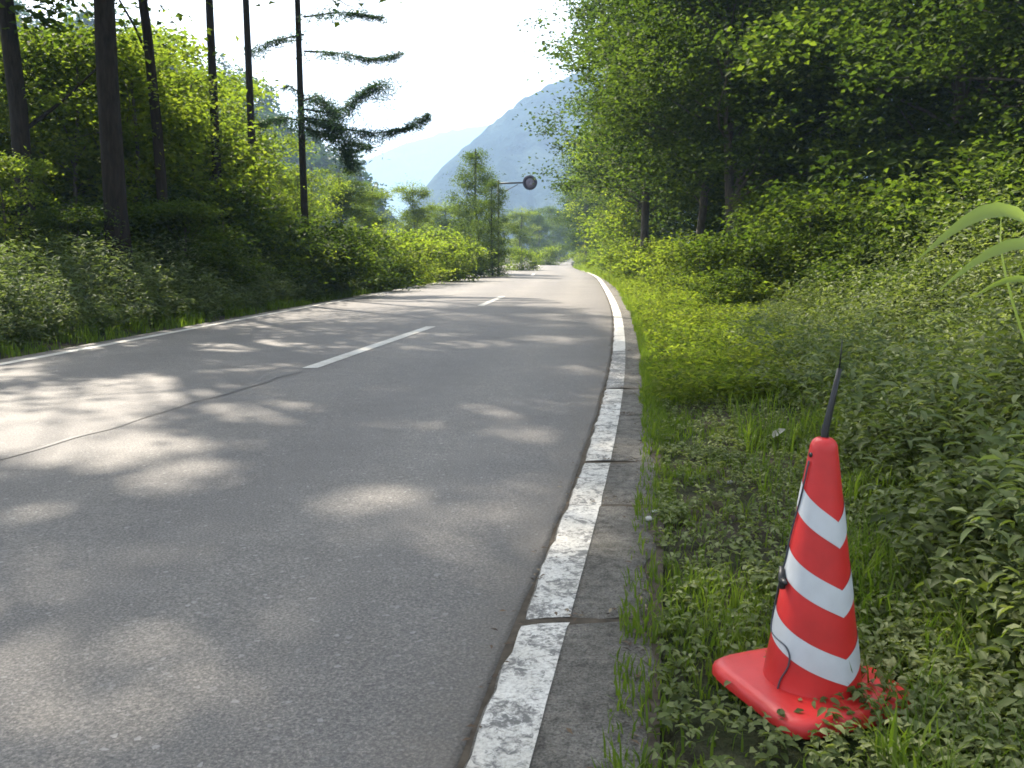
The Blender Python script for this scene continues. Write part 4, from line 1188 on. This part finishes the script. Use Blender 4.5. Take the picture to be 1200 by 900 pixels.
# dead leaves and bits of twig that lie on the gutter and along the joints
def litter():
    rng = np.random.default_rng(321)
    xs, ys = [], []
    for y0 in joints[1:9]:
        n = 26; xs.append(XR(y0) + rng.uniform(.12, .5, n)); ys.append(y0 + rng.normal(size=n) * .035)
    n = 260; y = rng.uniform(1.2, 12, n); xs.append(VR(y) - np.abs(rng.normal(size=n)) * .07); ys.append(y)
    n = 160; y = rng.uniform(1.2, 12, n); xs.append(XR(y) + rng.normal(size=n) * .03); ys.append(y)
    x, y = np.concatenate(xs), np.concatenate(ys)
    P = np.stack([x, y, np.full(len(x), .018)], -1)
    V, Fc, t = leaves(P, rng, .026, .010, up=2.5, droop=0, tone_sd=.3)
    m, nt, out = nodes_of('leaf_litter')
    a = N(nt, 'ShaderNodeAttribute', attribute_name='tone')
    p = N(nt, 'ShaderNodeBsdfPrincipled', Roughness=.9)
    nt.links.new(ramp(nt, a.outputs['Fac'], [(0, (.03, .02, .012)), (.6, (.11, .07, .04)), (1, (.24, .19, .12))]), p.inputs['Base Color'])
    nt.links.new(p.outputs[0], out.inputs[0])
    o = link('leaf_litter', new_mesh('leaf_litter', V, Fc, tone=t, mats=[m]), kind='stuff')
    o['label'] = 'brown leaf litter lying on the gutter and in its joints'
litter()

# ------------------------------------------------------------------ hills, far wood, mountains
M['mountain'] = hill_mat('mountain_forest', (0.010, 0.018, 0.022), (0.022, 0.035, 0.032), (0.055, 0.07, 0.05), 0.022, 0.12)
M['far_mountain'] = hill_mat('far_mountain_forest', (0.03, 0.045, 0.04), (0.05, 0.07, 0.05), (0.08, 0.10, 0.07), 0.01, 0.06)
def ridge(name, d0, depth, prof, mat, seed, nx=160, ny=60, rough=0.12):
    """a hill whose skyline passes through the photo points prof (px, py) at distance d0"""
    px = np.array([p[0] for p in prof], float); py = np.array([p[1] for p in prof], float)
    Xs = (px - CX) / F_PX * d0; Hs = CAM_H + (HORIZON - py) / F_PX * d0
    xs = np.linspace(Xs[0], Xs[-1], nx)
    top = np.interp(xs, Xs, Hs)
    for _ in range(2): top[1:-1] = top[1:-1] * .5 + (top[:-2] + top[2:]) * .25
    vs = np.linspace(0, 1, ny)
    Xg, Vg = np.meshgrid(xs, vs)
    T = np.meshgrid(top, vs)[0]
    sh = np.where(Vg < .7, (Vg / .7) ** 0.85, 1 - ((Vg - .7) / .3) ** 1.5 * .8)
    # gullies run down the slope
    gul = (fbm(Xg / d0 * 34 + Vg * 2.5, Vg * 3, seed, 4) - .5)
    sc = np.sin(np.clip(Vg / .7, 0, 1) * PI) * 1.0
    Yg = d0 - depth * .7 + depth * Vg + gul * depth * .30 * (sc + .15)
    Zg = T * sh + gul * T * rough * sc + (fbm(Xg / d0 * 200, Vg * 40, seed + 5, 2) - .5) * T * .035
    Zg = np.where(Vg < 0.02, -1.0, Zg)
    v = np.stack([Xg, Yg, Zg], -1).reshape(-1, 3)
    i = np.arange(ny - 1)[:, None] * nx; j = np.arange(nx - 1)[None, :]
    q = np.stack([i + j, i + j + 1, i + nx + j + 1, i + nx + j], -1).reshape(-1, 4)
    return link(name, new_mesh(name, v, q, mats=[mat], smooth=False), kind='structure')
ridge('mountain', 720, 300, [(440, 300), (470, 262), (500, 222), (530, 190), (560, 165), (590, 140), (620, 118), (650, 104), (700, 82), (780, 60), (880, 60), (1000, 120), (1150, 230)], M['mountain'], 7, rough=.16)
ridge('distant_ridge', 2200, 300, [(-200, 230), (100, 190), (300, 196), (400, 206), (440, 188), (480, 172), (530, 158), (600, 150), (700, 148), (820, 152), (1000, 190)], M['far_mountain'], 8)
ridge('hillside', 190, 110, [(-420, 150), (-200, 60), (0, 40), (150, 66), (240, 92), (300, 124), (360, 165), (420, 215), (470, 262), (500, 292)], M['mountain'], 9)
# the far wood covering the left hillside
def far_wood():
    rng = np.random.default_rng(77)
    PP, OD, TT = [], [], []
    n = 420
    px = np.array([-420, -200, 0, 150, 240, 300, 360, 420, 470.]); py = np.array([150, 60, 40, 66, 92, 124, 165, 215, 262.])
    for k in range(n):
        x = rng.uniform(-150, -26); v = rng.uniform(0.05, .72)
        h = np.interp(x / 190 * F_PX + CX, px, CAM_H + (HORIZON - py) / F_PX * 190)
        z = h * (v / .7) ** .85 - 2.0; y = 190 - 77 + 110 * v
        m = 170
        r = rng.uniform(2.0, 3.6); hh = rng.uniform(4.5, 8)
        d = rng.normal(size=(m, 3)); d /= np.linalg.norm(d, axis=1)[:, None]
        d *= (rng.random(m) ** .35)[:, None]
        PP.append(np.array([x, y, z + hh * .6]) + d * (r, r, hh * .6)); TT.append(np.full(m, rng.uniform(.2, .8)))
    P = np.concatenate(PP)
    V, Fc, t = leaves(P, rng, 1.1, .8, tone=np.concatenate(TT), tone_sd=.15)
    o = link('far_wood', new_mesh('far_wood', V, Fc, tone=t, mats=[M['far_leaf']]), kind='stuff')
    o['label'] = 'far wood covering the hillside behind the left trunks'
far_wood()

# ------------------------------------------------------------------ haze
def haze():
    b = MB()
    x0, x1, y0, y1, z0, z1 = -2000, 2000, -230, 2500, -1.5, 345
    b.box(((x0 + x1) / 2, (y0 + y1) / 2, (z0 + z1) / 2), (x1 - x0, y1 - y0, z1 - z0))
    m, nt, out = nodes_of('haze')
    v = N(nt, 'ShaderNodeVolumePrincipled', Density=0.00066, Anisotropy=0.0)
    v.inputs['Color'].default_value = (0.50, 0.71, 1.0, 1)
    nt.links.new(v.outputs[0], out.inputs['Volume'])
    o = link('haze', b.mesh('haze', [m]), kind='stuff')
    o['label'] = 'pale blue summer haze in the valley'
haze()
